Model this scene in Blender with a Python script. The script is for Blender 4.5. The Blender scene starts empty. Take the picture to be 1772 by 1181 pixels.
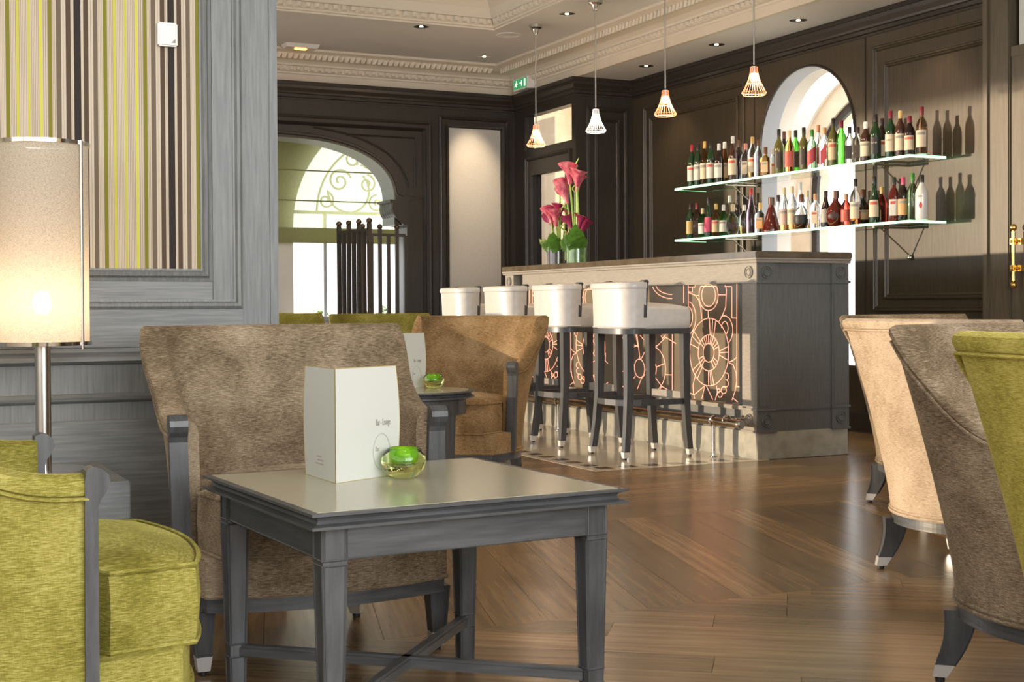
import bpy, bmesh, math, random
from mathutils import Vector, Matrix
random.seed(7)
S = bpy.context.scene
COL = S.collection
PI = math.pi
# ------------------------------------------------------------------ camera
CAMH = 0.87
yaw, pitch, roll = math.radians(25.904), math.radians(0.7774), math.radians(-0.3019)
cy_, sy_, cp_, sp_, cr_, sr_ = math.cos(yaw), math.sin(yaw), math.cos(pitch), math.sin(pitch), math.cos(roll), math.sin(roll)
Fv = Vector((sy_*cp_, cy_*cp_, -sp_)); Rv = Vector((cy_, -sy_, 0)); Uv = Rv.cross(Fv)
Xc = Rv*cr_ + Uv*sr_; Yc = Uv*cr_ - Rv*sr_
cam = bpy.data.cameras.new('camera'); camo = bpy.data.objects.new('camera', cam); COL.objects.link(camo)
m = Matrix((( Xc.x, Yc.x, -Fv.x, 0), (Xc.y, Yc.y, -Fv.y, 0), (Xc.z, Yc.z, -Fv.z, CAMH), (0, 0, 0, 1)))
camo.matrix_world = m
cam.sensor_width = 36; cam.lens = 36*2368.9/1772; cam.shift_y = -(590.5-561.6)/1772
cam.clip_end = 200
S.camera = camo
# ------------------------------------------------------------------ colour management, world
S.view_settings.view_transform = 'Standard'; S.view_settings.look = 'None'
S.view_settings.gamma = 1; S.view_settings.use_curve_mapping = False
S.view_settings.exposure = 0.0
W = bpy.data.worlds.new('world'); S.world = W; W.use_nodes = True
W.node_tree.nodes['Background'].inputs[0].default_value = (.97, .985, 1.0, 1)
W.node_tree.nodes['Background'].inputs[1].default_value = 3.4

def light(name, kind, loc, energy, color, **kw):
    l = bpy.data.lights.new(name, kind); l.energy = energy; l.color = color
    o = bpy.data.objects.new(name, l); COL.objects.link(o); o.location = loc
    aim = kw.pop('aim', None)
    for k, v in kw.items(): setattr(l, k, v)
    if aim is not None:
        o.rotation_euler = (Vector(aim)-Vector(loc)).to_track_quat('-Z', 'Y').to_euler()
    return o
# low evening sun that comes in through the left side of the bar room
light('evening_sun', 'SUN', (-5, 11, 2), 4.4, (1.0, .79, .54), angle=math.radians(1.0), aim=(-5+.869, 11-.495, 2-.004))
# added area fill for the soft light from behind the camera
light('window_light', 'AREA', (1.8, -2.6, 2.0), 235, (.95, .97, 1.0), shape='RECTANGLE', size=4.0, size_y=2.2, aim=(1.2, 4, .8))

# ------------------------------------------------------------------ materials
def _nodes(name):
    mt = bpy.data.materials.new(name); mt.use_nodes = True
    nt = mt.node_tree; b = nt.nodes['Principled BSDF']
    return mt, nt, b
def N(nt, t, **kw):
    n = nt.nodes.new(t)
    for k, v in kw.items():
        if isinstance(k, str) and hasattr(n, k): setattr(n, k, v)
    return n
def plain(name, col, rough=.5, metal=0, **kw):
    mt, nt, b = _nodes(name)
    b.inputs['Base Color'].default_value = (*col, 1); b.inputs['Roughness'].default_value = rough
    b.inputs['Metallic'].default_value = metal
    for k, v in kw.items(): b.inputs[k].default_value = v
    return mt
def ramp(nt, stops):
    r = nt.nodes.new('ShaderNodeValToRGB'); e = r.color_ramp.elements
    e[0].position, e[0].color = stops[0][0], (*stops[0][1], 1)
    e[1].position, e[1].color = stops[1][0], (*stops[1][1], 1)
    for p, c in stops[2:]:
        q = e.new(p); q.color = (*c, 1)
    return r
def noisy(name, c1, c2, scale=(20, 20, 20), rough=.5, bump=.1, detail=4, nscale=1.0, metal=0, rand=0.0, coords='Object', dist=.002, **kw):
    mt, nt, b = _nodes(name)
    tc = nt.nodes.new('ShaderNodeTexCoord'); mp = nt.nodes.new('ShaderNodeMapping')
    mp.inputs['Scale'].default_value = scale
    nt.links.new(tc.outputs[coords], mp.inputs['Vector'])
    oi = nt.nodes.new('ShaderNodeObjectInfo')
    if rand:
        vm = nt.nodes.new('ShaderNodeVectorMath'); vm.operation = 'ADD'
        mu = nt.nodes.new('ShaderNodeMath'); mu.operation = 'MULTIPLY'; mu.inputs[1].default_value = 37.0
        nt.links.new(oi.outputs['Random'], mu.inputs[0])
        nt.links.new(mp.outputs[0], vm.inputs[0]); nt.links.new(mu.outputs[0], vm.inputs[1])
        src = vm.outputs[0]
    else: src = mp.outputs[0]
    no = nt.nodes.new('ShaderNodeTexNoise'); no.inputs['Scale'].default_value = nscale; no.inputs['Detail'].default_value = detail
    nt.links.new(src, no.inputs['Vector'])
    r = ramp(nt, [(.3, c1), (.7, c2)])
    nt.links.new(no.outputs[0], r.inputs[0])
    out = r.outputs[0]
    if rand:
        hs = nt.nodes.new('ShaderNodeHueSaturation')
        mr = nt.nodes.new('ShaderNodeMapRange'); mr.inputs['To Min'].default_value = 1-rand; mr.inputs['To Max'].default_value = 1+rand
        nt.links.new(oi.outputs['Random'], mr.inputs[0]); nt.links.new(mr.outputs[0], hs.inputs['Value'])
        nt.links.new(out, hs.inputs['Color']); out = hs.outputs[0]
    nt.links.new(out, b.inputs['Base Color'])
    b.inputs['Roughness'].default_value = rough; b.inputs['Metallic'].default_value = metal
    if bump:
        bp = nt.nodes.new('ShaderNodeBump'); bp.inputs['Strength'].default_value = bump; bp.inputs['Distance'].default_value = dist
        nt.links.new(no.outputs[0], bp.inputs['Height']); nt.links.new(bp.outputs[0], b.inputs['Normal'])
    for k, v in kw.items(): b.inputs[k].default_value = v
    return mt
def velvet(name, c_dark, c_mid, c_light, sheen=.6, sc=5.0):
    mt, nt, b = _nodes(name)
    tc = nt.nodes.new('ShaderNodeTexCoord')
    n1 = nt.nodes.new('ShaderNodeTexNoise'); n1.inputs['Scale'].default_value = sc; n1.inputs['Detail'].default_value = 6; n1.inputs['Roughness'].default_value = .62
    n1.inputs['Distortion'].default_value = .4
    mp = nt.nodes.new('ShaderNodeMapping'); mp.inputs['Scale'].default_value = (70, 70, 900)
    n2 = nt.nodes.new('ShaderNodeTexNoise'); n2.inputs['Scale'].default_value = 1; n2.inputs['Detail'].default_value = 3
    mp3 = nt.nodes.new('ShaderNodeMapping'); mp3.inputs['Scale'].default_value = (700, 700, 90)
    n3 = nt.nodes.new('ShaderNodeTexNoise'); n3.inputs['Scale'].default_value = 1; n3.inputs['Detail'].default_value = 2
    nt.links.new(tc.outputs['Object'], n1.inputs['Vector'])
    nt.links.new(tc.outputs['Object'], mp.inputs[0]); nt.links.new(mp.outputs[0], n2.inputs['Vector'])
    nt.links.new(tc.outputs['Object'], mp3.inputs[0]); nt.links.new(mp3.outputs[0], n3.inputs['Vector'])
    a = nt.nodes.new('ShaderNodeMath'); a.operation = 'MULTIPLY_ADD'; a.inputs[1].default_value = .60
    nt.links.new(n2.outputs[0], a.inputs[0]); 
    c = nt.nodes.new('ShaderNodeMath'); c.operation = 'MULTIPLY'; c.inputs[1].default_value = .50
    nt.links.new(n1.outputs[0], c.inputs[0]); nt.links.new(c.outputs[0], a.inputs[2])
    d = nt.nodes.new('ShaderNodeMath'); d.operation = 'MULTIPLY_ADD'; d.inputs[1].default_value = .16
    nt.links.new(n3.outputs[0], d.inputs[0]); nt.links.new(a.outputs[0], d.inputs[2])
    r = ramp(nt, [(.50, c_dark), (.63, c_mid), (.78, c_light)])
    nt.links.new(d.outputs[0], r.inputs[0]); nt.links.new(r.outputs[0], b.inputs['Base Color'])
    b.inputs['Roughness'].default_value = .75; b.inputs['Sheen Weight'].default_value = sheen
    b.inputs['Sheen Roughness'].default_value = .35; b.inputs['Sheen Tint'].default_value = (*c_light, 1)
    b.inputs['Specular IOR Level'].default_value = .2
    bp = nt.nodes.new('ShaderNodeBump'); bp.inputs['Strength'].default_value = .5; bp.inputs['Distance'].default_value = .002
    nt.links.new(d.outputs[0], bp.inputs['Height']); nt.links.new(bp.outputs[0], b.inputs['Normal'])
    return mt
def emit(name, col, st):
    mt, nt, b = _nodes(name)
    b.inputs['Base Color'].default_value = (*col, 1)
    b.inputs['Emission Color'].default_value = (*col, 1); b.inputs['Emission Strength'].default_value = st
    return mt
def glass(name, col, rough=.03, ior=1.45, **kw):
    return plain(name, col, rough, 0, **{'Transmission Weight': 1.0, 'IOR': ior, **kw})

M = {}
M['grey_oak'] = noisy('grey_oak', (.125, .135, .133), (.205, .215, .21), (130, 130, 7), .42, .3, detail=7)
M['grey_oak_h'] = noisy('grey_oak_h', (.125, .135, .133), (.205, .215, .21), (7, 7, 130), .42, .3, detail=7)
M['dark_oak'] = noisy('dark_oak', (.026, .020, .0145), (.040, .031, .023), (90, 90, 6), .34, .12)
M['right_oak'] = noisy('right_oak', (.046, .033, .019), (.070, .051, .030), (90, 90, 6), .36, .12)
M['olive_oak'] = noisy('olive_oak', (.085, .067, .042), (.12, .095, .062), (60, 60, 5), .42, .12)
M['bar_oak'] = noisy('bar_oak', (.105, .112, .108), (.14, .148, .143), (110, 110, 8), .45, .25, detail=7)
M['bar_oak_lit'] = noisy('bar_oak_lit', (.26, .235, .20), (.34, .31, .265), (22, 22, 240), .5, .6)  # paler copy of the bar oak, sunlight on the front put into the colour
M['stool_wood'] = noisy('stool_wood', (.042, .043, .045), (.072, .073, .075), (60, 60, 6), .35, .2)
M['table_wood'] = noisy('table_wood', (.046, .048, .050), (.086, .089, .091), (60, 60, 8), .38, .3)
M['table_wood_h'] = noisy('table_wood_h', (.046, .048, .050), (.086, .089, .091), (8, 8, 90), .38, .3)
M['plaster'] = noisy('plaster', (.66, .58, .46), (.72, .64, .52), (3, 3, 3), .8, .02)
M['plaster_white'] = noisy('plaster_white', (.70, .68, .65), (.74, .72, .69), (3, 3, 3), .8, .02)
M['ornament'] = plain('ornament', (.72, .65, .54), .8)
M['plank'] = noisy('plank', (.17, .100, .044), (.30, .19, .092), (2.6, 46, 46), .24, .04, rand=.30)
M['subfloor'] = plain('subfloor', (.02, .013, .008), .8)
M['stone_tile'] = noisy('stone_tile', (.68, .56, .40), (.78, .66, .50), (2.5, 2.5, 2.5), .09, .0, rand=.08)
M['stone_dark'] = plain('stone_dark', (.10, .07, .045), .1)
M['plinth_stone'] = noisy('plinth_stone', (.30, .29, .24), (.45, .43, .36), (14, 14, 14), .35, .05)
M['counter_stone'] = noisy('counter_stone', (.085, .064, .038), (.14, .108, .068), (10, 10, 10), .15, .0)
M['sandstone'] = noisy('sandstone', (.62, .50, .38), (.78, .66, .52), (5, 5, 5), .85, .2)
M['limewash'] = noisy('limewash', (.80, .76, .68), (.88, .84, .77), (4, 4, 4), .8, .1)
M['jamb'] = plain('jamb', (.45, .48, .52), .45)
M['leather'] = noisy('leather', (.60, .575, .54), (.66, .635, .60), (30, 30, 30), .28, .03)
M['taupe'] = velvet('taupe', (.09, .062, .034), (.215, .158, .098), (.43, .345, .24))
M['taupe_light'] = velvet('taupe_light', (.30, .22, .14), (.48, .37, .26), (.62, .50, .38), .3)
M['bronze_velvet'] = velvet('bronze_velvet', (.11, .062, .022), (.24, .145, .06), (.40, .28, .15))
M['green_velvet'] = velvet('green_velvet', (.125, .108, .016), (.225, .198, .030), (.42, .375, .11))
M['gold_velvet'] = velvet('gold_velvet', (.22, .185, .03), (.40, .345, .065), (.60, .52, .17))  # brighter copy of the green velvet, stronger light put into its colour
M['steel'] = plain('steel', (.62, .60, .56), .25, 1)
M['cap_metal'] = plain('cap_metal', (.78, .77, .74), .35, .6)
M['chrome'] = plain('chrome', (.75, .72, .68), .08, 1)
M['brass'] = plain('brass', (.80, .52, .16), .25, 1)
M['tube_bronze'] = plain('tube_bronze', (.40, .30, .19), .2, 1)
M['black'] = plain('black', (.012, .012, .012), .5)
M['iron'] = noisy('iron', (.018, .016, .014), (.035, .03, .026), (30, 30, 30), .45, .2)
M['screen_wood'] = plain('screen_wood', (.045, .036, .028), .45)
M['bronze_ball'] = plain('bronze_ball', (.10, .07, .045), .3, .7)
M['paper'] = plain('paper', (.62, .64, .59), .35)
M['paper_edge'] = plain('paper_edge', (.45, .36, .12), .4)
M['ink'] = plain('ink', (.30, .29, .25), .6)
M['ink_light'] = plain('ink_light', (.40, .39, .35), .6)
M['table_glass'] = plain('table_glass', (.43, .41, .30), .16)
M['white_plastic'] = plain('white_plastic', (.80, .78, .74), .4)
M['fabric_panel'] = noisy('fabric_panel', (.56, .53, .49), (.60, .57, .53), (60, 60, 60), .8, .05)
M['neon'] = emit('neon', (1.0, .40, .27), 1.5)
M['panel_bronze'] = noisy('panel_bronze', (.17, .135, .095), (.22, .18, .13), (3, 3, 3), .22, .0)
M['led'] = emit('led', (.38, 1.0, .48), 2.8)
M['bulb_warm'] = emit('bulb_warm', (1.0, .80, .55), 40)
M['bulb_pend'] = emit('bulb_pend', (1.0, .80, .60), 30)
M['wire_copper_glow'] = emit('wire_copper_glow', (.95, .40, .20), .55)  # wires emit a faint glow of their own, painted-in bulb light
M['wire_white_glow'] = emit('wire_white_glow', (.95, .92, .90), .5)  # same self-glow painted into the white wires
M['exit_green'] = emit('exit_green', (.03, .30, .10), .8)
M['exit_white'] = emit('exit_white', (.85, 1.0, .88), 1.6)
M['emerg'] = emit('emerg', (1.0, .42, .08), 6)
M['clear_glass'] = glass('clear_glass', (.95, .97, .96), .02)
M['shelf_glass'] = glass('shelf_glass', (.80, .95, .86), .02)
M['green_glass'] = glass('green_glass', (.52, .95, .02), .02, **{'Transmission Weight': .72, 'Emission Color': (.2, .5, 0, 1), 'Emission Strength': 0.0})
M['pale_green_glass'] = glass('pale_green_glass', (.84, 1.0, .42), .01)
M['leaf'] = noisy('leaf', (.09, .24, .03), (.20, .42, .06), (25, 25, 25), .4, .1)
M['leaf_light'] = noisy('leaf_light', (.25, .42, .08), (.42, .58, .15), (25, 25, 25), .4, .1)
M['calla_pink'] = noisy('calla_pink', (.50, .025, .11), (.85, .30, .33), (30, 30, 18), .45, .1)
M['calla_plum'] = noisy('calla_plum', (.20, .010, .05), (.36, .03, .11), (20, 20, 20), .45, .1)
M['soil'] = noisy('soil', (.02, .008, .006), (.10, .04, .03), (60, 60, 60), .5, .3)
def screen_fabric(name, col, tr, alpha):
    mt = bpy.data.materials.new(name); mt.use_nodes = True; nt = mt.node_tree; nt.nodes.clear()
    o = nt.nodes.new('ShaderNodeOutputMaterial'); d = nt.nodes.new('ShaderNodeBsdfDiffuse'); t = nt.nodes.new('ShaderNodeBsdfTranslucent')
    p = nt.nodes.new('ShaderNodeBsdfTransparent'); m1 = nt.nodes.new('ShaderNodeMixShader'); m2 = nt.nodes.new('ShaderNodeMixShader')
    tc = nt.nodes.new('ShaderNodeTexCoord'); mp = nt.nodes.new('ShaderNodeMapping'); mp.inputs['Scale'].default_value = (260, 260, 500)
    no = nt.nodes.new('ShaderNodeTexNoise'); no.inputs['Scale'].default_value = 1.0
    nt.links.new(tc.outputs['Object'], mp.inputs[0]); nt.links.new(mp.outputs[0], no.inputs['Vector'])
    r = ramp(nt, [(.35, tuple(c*.72 for c in col)), (.6, col)]); nt.links.new(no.outputs[0], r.inputs[0])
    nt.links.new(r.outputs[0], d.inputs[0]); nt.links.new(r.outputs[0], t.inputs[0])
    m1.inputs[0].default_value = tr; nt.links.new(d.outputs[0], m1.inputs[1]); nt.links.new(t.outputs[0], m1.inputs[2])
    m2.inputs[0].default_value = alpha; nt.links.new(m1.outputs[0], m2.inputs[1]); nt.links.new(p.outputs[0], m2.inputs[2])
    nt.links.new(m2.outputs[0], o.inputs[0]); return mt
M['lamp_fabric'] = screen_fabric('lamp_fabric', (.80, .72, .60), .5, .10)
M['blind'] = screen_fabric('blind', (.62, .66, .36), .78, .20)
M['blind_fold'] = screen_fabric('blind_fold', (.50, .50, .25), .35, .02)

# ------------------------------------------------------------------ mesh builder
class MB:
    def __init__(s): s.v = []; s.f = []; s.sm = []
    def add(s, vs, fs, smooth=False, mat=None):
        o = len(s.v)
        if mat is not None: vs = [mat @ Vector(p) for p in vs]
        s.v += [tuple(p) for p in vs]; s.f += [tuple(i+o for i in f) for f in fs]; s.sm += [smooth]*len(fs); return s
    def box(s, a, b, mat=None):
        (x0, y0, z0), (x1, y1, z1) = a, b
        return s.add([(x0,y0,z0),(x1,y0,z0),(x1,y1,z0),(x0,y1,z0),(x0,y0,z1),(x1,y0,z1),(x1,y1,z1),(x0,y1,z1)],
                     [(0,3,2,1),(4,5,6,7),(0,1,5,4),(1,2,6,5),(2,3,7,6),(3,0,4,7)], False, mat)
    def bbox(s, a, b, r=.004, mat=None):   # box with chamfered edges
        x0,y0,z0 = a; x1,y1,z1 = b
        bm = bmesh.new(); vs = [bm.verts.new(p) for p in [(x0,y0,z0),(x1,y0,z0),(x1,y1,z0),(x0,y1,z0),(x0,y0,z1),(x1,y0,z1),(x1,y1,z1),(x0,y1,z1)]]
        for f in [(0,3,2,1),(4,5,6,7),(0,1,5,4),(1,2,6,5),(2,3,7,6),(3,0,4,7)]: bm.faces.new([vs[i] for i in f])
        bmesh.ops.bevel(bm, geom=bm.edges[:], offset=r, segments=2, affect='EDGES')
        bm.verts.index_update(); s.add([v.co[:] for v in bm.verts], [[v.index for v in f.verts] for f in bm.faces], False, mat); bm.free(); return s
    def lathe(s, prof, n=24, mat=None, smooth=True, a0=0, a1=2*PI):
        full = abs(a1-a0-2*PI) < 1e-6; k = n if full else n+1; vs = []; fs = []
        for i in range(k):
            a = a0+(a1-a0)*i/n; c, d = math.cos(a), math.sin(a)
            vs += [(r*c, r*d, z) for r, z in prof]
        m_ = len(prof)
        for i in range(n):
            j = (i+1) % k
            for q in range(m_-1): fs.append((i*m_+q, j*m_+q, j*m_+q+1, i*m_+q+1))
        return s.add(vs, fs, smooth, mat)
    def tube(s, pts, r, n=8, closed=False, mat=None, caps=True):
        pts = [Vector(p) for p in pts]; L = len(pts); vs = []; fs = []
        rr = r if isinstance(r, (list, tuple)) else [r]*L
        prev = None
        for i, p in enumerate(pts):
            if closed: t = pts[(i+1) % L]-pts[i-1]
            else: t = pts[min(i+1, L-1)]-pts[max(i-1, 0)]
            t.normalize()
            if prev is None:
                u = t.cross(Vector((0, 0, 1)))
                if u.length < .01: u = t.cross(Vector((1, 0, 0)))
            else: u = prev - t*prev.dot(t)
            u.normalize(); prev = u; w = t.cross(u)
            for k in range(n):
                a = 2*PI*k/n; vs.append(p+(u*math.cos(a)+w*math.sin(a))*rr[i])
        for i in range(L if closed else L-1):
            j = (i+1) % L
            for k in range(n): fs.append((i*n+k, i*n+(k+1) % n, j*n+(k+1) % n, j*n+k))
        if not closed and caps: fs += [tuple(range(n))[::-1], tuple((L-1)*n+k for k in range(n))]
        return s.add(vs, fs, True, mat)
    def cyl(s, p, q, r, n=16, r2=None): return s.tube([p, q], [r, r if r2 is None else r2], n)
    def sph(s, c, r, n=12, sc=(1, 1, 1)):
        prof = [(r*math.sin(PI*i/n)*1.0, -r*math.cos(PI*i/n)) for i in range(n+1)]
        return s.lathe(prof, n, Matrix.Translation(c) @ Matrix.Diagonal((*sc, 1)))
    def prism(s, poly, a, b, basis=None):   # poly in (u,v), extruded along n from a to b
        O, U, V, Nn = basis or (Vector((0,0,0)), Vector((1,0,0)), Vector((0,1,0)), Vector((0,0,1)))
        n = len(poly)
        vs = [O+U*u+V*v+Nn*a for u, v in poly]+[O+U*u+V*v+Nn*b for u, v in poly]
        fs = [tuple(range(n))[::-1], tuple(range(n, 2*n))]+[(i, (i+1) % n, (i+1) % n+n, i+n) for i in range(n)]
        return s.add(vs, fs)
    def sweep(s, path, prof, closed=False, basis=None, smooth=False, capends=True):
        # path in plane (u,v); prof = (offset to the left of travel, height along n); mitred
        O, U, V, Nn = basis or (Vector((0,0,0)), Vector((1,0,0)), Vector((0,1,0)), Vector((0,0,1)))
        P = [Vector((p[0], p[1])) for p in path]; L = len(P); vs = []; fs = []; k = len(prof)
        for i in range(L):
            a = P[i]-P[i-1] if (i > 0 or closed) else None
            b = P[(i+1) % L]-P[i] if (i < L-1 or closed) else None
            if a is None: a = b
            if b is None: b = a
            a = a.normalized(); b = b.normalized()
            na = Vector((-a.y, a.x)); nb = Vector((-b.y, b.x)); mm = na+nb; mm = mm/max(mm.dot(na), .2)
            for o, h in prof:
                q = P[i]+mm*o; vs.append(O+U*q.x+V*q.y+Nn*h)
        for i in range(L if closed else L-1):
            j = (i+1) % L
            for q in range(k-1): fs.append((i*k+q, j*k+q, j*k+q+1, i*k+q+1))
        if not closed and capends: fs += [tuple(range(k)), tuple((L-1)*k+q for q in range(k))[::-1]]
        return s.add(vs, fs, smooth)
    def build(s, name, mat, parent=None, fix=False):
        me = bpy.data.meshes.new(name); me.from_pydata(s.v, [], s.f); me.polygons.foreach_set('use_smooth', s.sm)
        me.materials.append(M[mat] if isinstance(mat, str) else mat)
        if fix or True:
            bm = bmesh.new(); bm.from_mesh(me); bmesh.ops.recalc_face_normals(bm, faces=bm.faces[:]); bm.to_mesh(me); bm.free()
        if any(s.sm): me.set_sharp_from_angle(angle=0.75)
        me.update()
        o = bpy.data.objects.new(name, me); COL.objects.link(o)
        if parent: o.parent = parent
        return o
def vb(ox, oy, oz, ux, uy, nx, ny):   # vertical plane basis
    return (Vector((ox, oy, oz)), Vector((ux, uy, 0)), Vector((0, 0, 1)), Vector((nx, ny, 0)))
def thing(name, label, cat, loc=(0, 0, 0), rotz=0, group=None):
    o = bpy.data.objects.new(name, None); COL.objects.link(o); o.empty_display_size = .1
    o.location = loc; o.rotation_euler = (0, 0, rotz); o['label'] = label; o['category'] = cat
    if group: o['group'] = group
    return o
def tag(o, label, cat, group=None, kind=None):
    o['label'] = label; o['category'] = cat
    if group: o['group'] = group
    if kind: o['kind'] = kind
    return o
def struct(o): o['kind'] = 'structure'; return o
def sroot(name):
    o = bpy.data.objects.new(name, None); COL.objects.link(o); o.empty_display_size = .1; o['kind'] = 'structure'; return o
def copy_tree(o, parent=None):
    c = o.copy(); COL.objects.link(c); c.parent = parent
    for k in ('label',):
        pass
    for ch in list(o.children): copy_tree(ch, c)
    return c
def text_mesh(s, size, name='lettering', mat='ink', parent=None, mw=None, extrude=.0003, xs=1.0):
    cu = bpy.data.curves.new('t', 'FONT'); cu.body = s; cu.size = size; cu.extrude = extrude; cu.resolution_u = 2
    to = bpy.data.objects.new('t', cu); COL.objects.link(to)
    bpy.context.view_layer.update()
    me = bpy.data.meshes.new_from_object(to.evaluated_get(bpy.context.evaluated_depsgraph_get()))
    bpy.data.objects.remove(to); bpy.data.curves.remove(cu)
    me.name = name; me.transform((mw or Matrix()) @ Matrix.Diagonal((xs, 1, 1, 1)))
    me.materials.clear(); me.materials.append(M[mat])
    o = bpy.data.objects.new(name, me); COL.objects.link(o)
    if parent: o.parent = parent
    return o
# ================================================================== STRUCTURE
Z3 = Vector((0, 0, 1))
FY, WX, RX, RY = 11.45, 5.60, 6.17, 10.27      # far wall, window wall, right wall, return wall
CZ = 3.04; SZ = 2.81
# ---- floor
floor = struct(MB().box((-3, -3.2, -.06), (9.5, 13.5, -.012)).build('floor', 'subfloor'))
def clip(poly, n, c):
    out = []
    for i in range(len(poly)):
        p, q = poly[i], poly[(i+1) % len(poly)]
        dp = p[0]*n[0]+p[1]*n[1]-c; dq = q[0]*n[0]+q[1]*n[1]-c
        if dp <= 0: out.append(p)
        if (dp < 0 < dq) or (dq < 0 < dp):
            t = dp/(dp-dq); out.append((p[0]+(q[0]-p[0])*t, p[1]+(q[1]-p[1])*t))
    return out
def planks(x0, y0, x1, y1, ang, w, length, off=0.0, stag=None, mat='plank', name='plank'):
    ca, sa = math.cos(ang), math.sin(ang); n = 0
    cs = [(x*ca+y*sa, -x*sa+y*ca) for x, y in [(x0, y0), (x1, y0), (x1, y1), (x0, y1)]]
    u0, u1 = min(c[0] for c in cs), max(c[0] for c in cs); v0, v1 = min(c[1] for c in cs), max(c[1] for c in cs)
    k = math.floor((v0-off)/w)
    while off+k*w < v1:
        va, vbb = off+k*w+.0007, off+(k+1)*w-.0007
        u = u0 - (random.random()*length if length < 50 else 0)
        while u < u1:
            ue = u+length*(random.uniform(.75, 1.15) if length < 50 else 1)
            if ue > u1: ue = u1+.01
            poly = [(ca*a-sa*b, sa*a+ca*b) for a, b in [(u+.0007, va), (ue-.0007, va), (ue-.0007, vbb), (u+.0007, vbb)]]
            for nn, c in [((-1, 0), -x0-.0007), ((1, 0), x1-.0007), ((0, -1), -y0-.0007), ((0, 1), y1-.0007)]:
                if poly: poly = clip(poly, nn, c)
            if len(poly) >= 3:
                cx = sum(p[0] for p in poly)/len(poly); cyy = sum(p[1] for p in poly)/len(poly)
                ar = abs(sum(poly[i-1][0]*poly[i][1]-poly[i][0]*poly[i-1][1] for i in range(len(poly))))/2
                if ar > .002:
                    loc = [((px-cx)*ca+(py-cyy)*sa, -(px-cx)*sa+(py-cyy)*ca) for px, py in poly]
                    o = MB().prism(loc, -.011, 0).build(name, mat, floor); o.location = (cx, cyy, 0); o.rotation_euler = (0, 0, ang); n += 1
            u = ue
        k += 1
    return n
nb = 0
nb += planks(-1.2, 1.25, 4.9, 3.35, math.radians(-37), .155, 2.0)
nb += planks(-1.2, 3.35, 6.17, 4.80, math.radians(74), .155, 99, off=.03)
nb += planks(.8, 4.80, 6.17, 6.245, 0, .155, 1.6)
nb += planks(.8, 6.245, 3.515, 8.4, 0, .155, 1.4)
MB().box((-3, -3.2, -.011), (9.5, 1.249, 0)).build('floor_field', 'plank', floor)['kind'] = 'stuff'
for i, (a, b) in enumerate([((-3, 1.251), (-1.201, 13.5)), ((-1.2, 4.801), (.799, 13.5)), ((.8, 8.401), (3.514, 13.5)), ((4.901, 1.251), (6.17, 3.349)), ((5.22, 6.246), (6.3, 10.26)), ((6.172, 1.25), (9.5, 6.245))]):
    MB().box((a[0], a[1], -.011), (b[0], b[1], 0)).build('floor_field', 'plank', floor)['kind'] = 'stuff'
struct(MB().box((6.32, 6.4, -.011), (12, 14.5, .002)).build('floor_passage', 'limewash'))  # unseen passage floor, made pale to bounce daylight up to the soffit
struct(MB().box((-4, 12.9, -.011), (6.3, 22, .002)).build('floor_bounce', 'limewash'))  # unseen pale ground added to bounce daylight up to the ceiling
struct(MB().box((-9, 4.3, -.05), (-3.01, 22, .0)).build('floor_bounce', 'limewash'))  # more unseen pale bounce ground, beyond the left side
# stone apron in front of the bar: slabs, dark inlay cabochons and border strip
sx0, sy0, sx1, sy1 = 3.517, 6.247, 4.63, 11.44
MB().box((sx0, sy0, -.011), (sx1, sy0+.045, .001)).build('stone_border', 'stone_tile', floor)
MB().box((sx0, sy0+.046, -.011), (sx0+.045, sy1, .001)).build('stone_border', 'stone_tile', floor)
k = 0
x = sx0+.046; ty = sy0+.046
for i in range(2):
    for j in range(10):
        xa = x+i*.52; ya = ty+.13+j*.50; xb = min(xa+.52, sx1)
        if ya < sy1: MB().box((xa+.0008, ya+.0008, -.011), (xb-.0008, min(ya+.50, sy1)-.0008, .0005)).build('stone_tile', 'stone_tile', floor)
MB().box((x, ty, -.011), (sx1, ty+.129, .0004)).build('stone_border', 'stone_tile', floor)
for i in range(7):
    MB().box((x+.02+i*.15, ty+.02, -.01), (x+.02+i*.15+.085, ty+.105, .0012)).build('stone_inlay', 'stone_dark', floor)
for j in range(12):
    MB().box((x+.005, ty+.16+j*.16, -.01), (x+.085, ty+.16+j*.16+.085, .0012)).build('stone_inlay', 'stone_dark', floor)

# ---- ceiling with coffer
cl = MB()
cxo, cyo = 4.61, 9.78
cl.box((cxo, -3, CZ), (WX, FY, CZ+.05)); cl.box((-3, cyo, CZ), (cxo, FY, CZ+.05))
ceiling = struct(cl.build('ceiling', 'plaster_white'))
MB().box((-3, -3, CZ+.34), (cxo-.3, cyo-.3, CZ+.36)).build('coffer_top', 'plaster_white', ceiling)
MB().sweep([(cxo, -3), (cxo, cyo), (-3, cyo)], [(0, 0), (.004, .0), (.004, .012), (.02, .016), (.02, .03), (.03, .033), (.03, .075), (.045, .08), (.05, .095), (.05, .10), (.07, .15), (.12, .21), (.17, .235), (.19, .24), (.19, .25), (.26, .29), (.30, .31), (.31, .345)],
           basis=(Vector((0, 0, CZ)), Vector((1, 0, 0)), Vector((0, 1, 0)), Z3)).build('coffer_moulding', 'ornament', ceiling)
# side beam over the bar and its soffit
MB().box((WX-.02, -3, SZ), (WX+.02, FY+.1, CZ+.05)).build('beam_face', 'plaster', ceiling)
MB().box((WX+.021, -3, SZ), (RX+.1, RY+.1, SZ+.04)).build('beam_soffit', 'plaster_white', ceiling)
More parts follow.
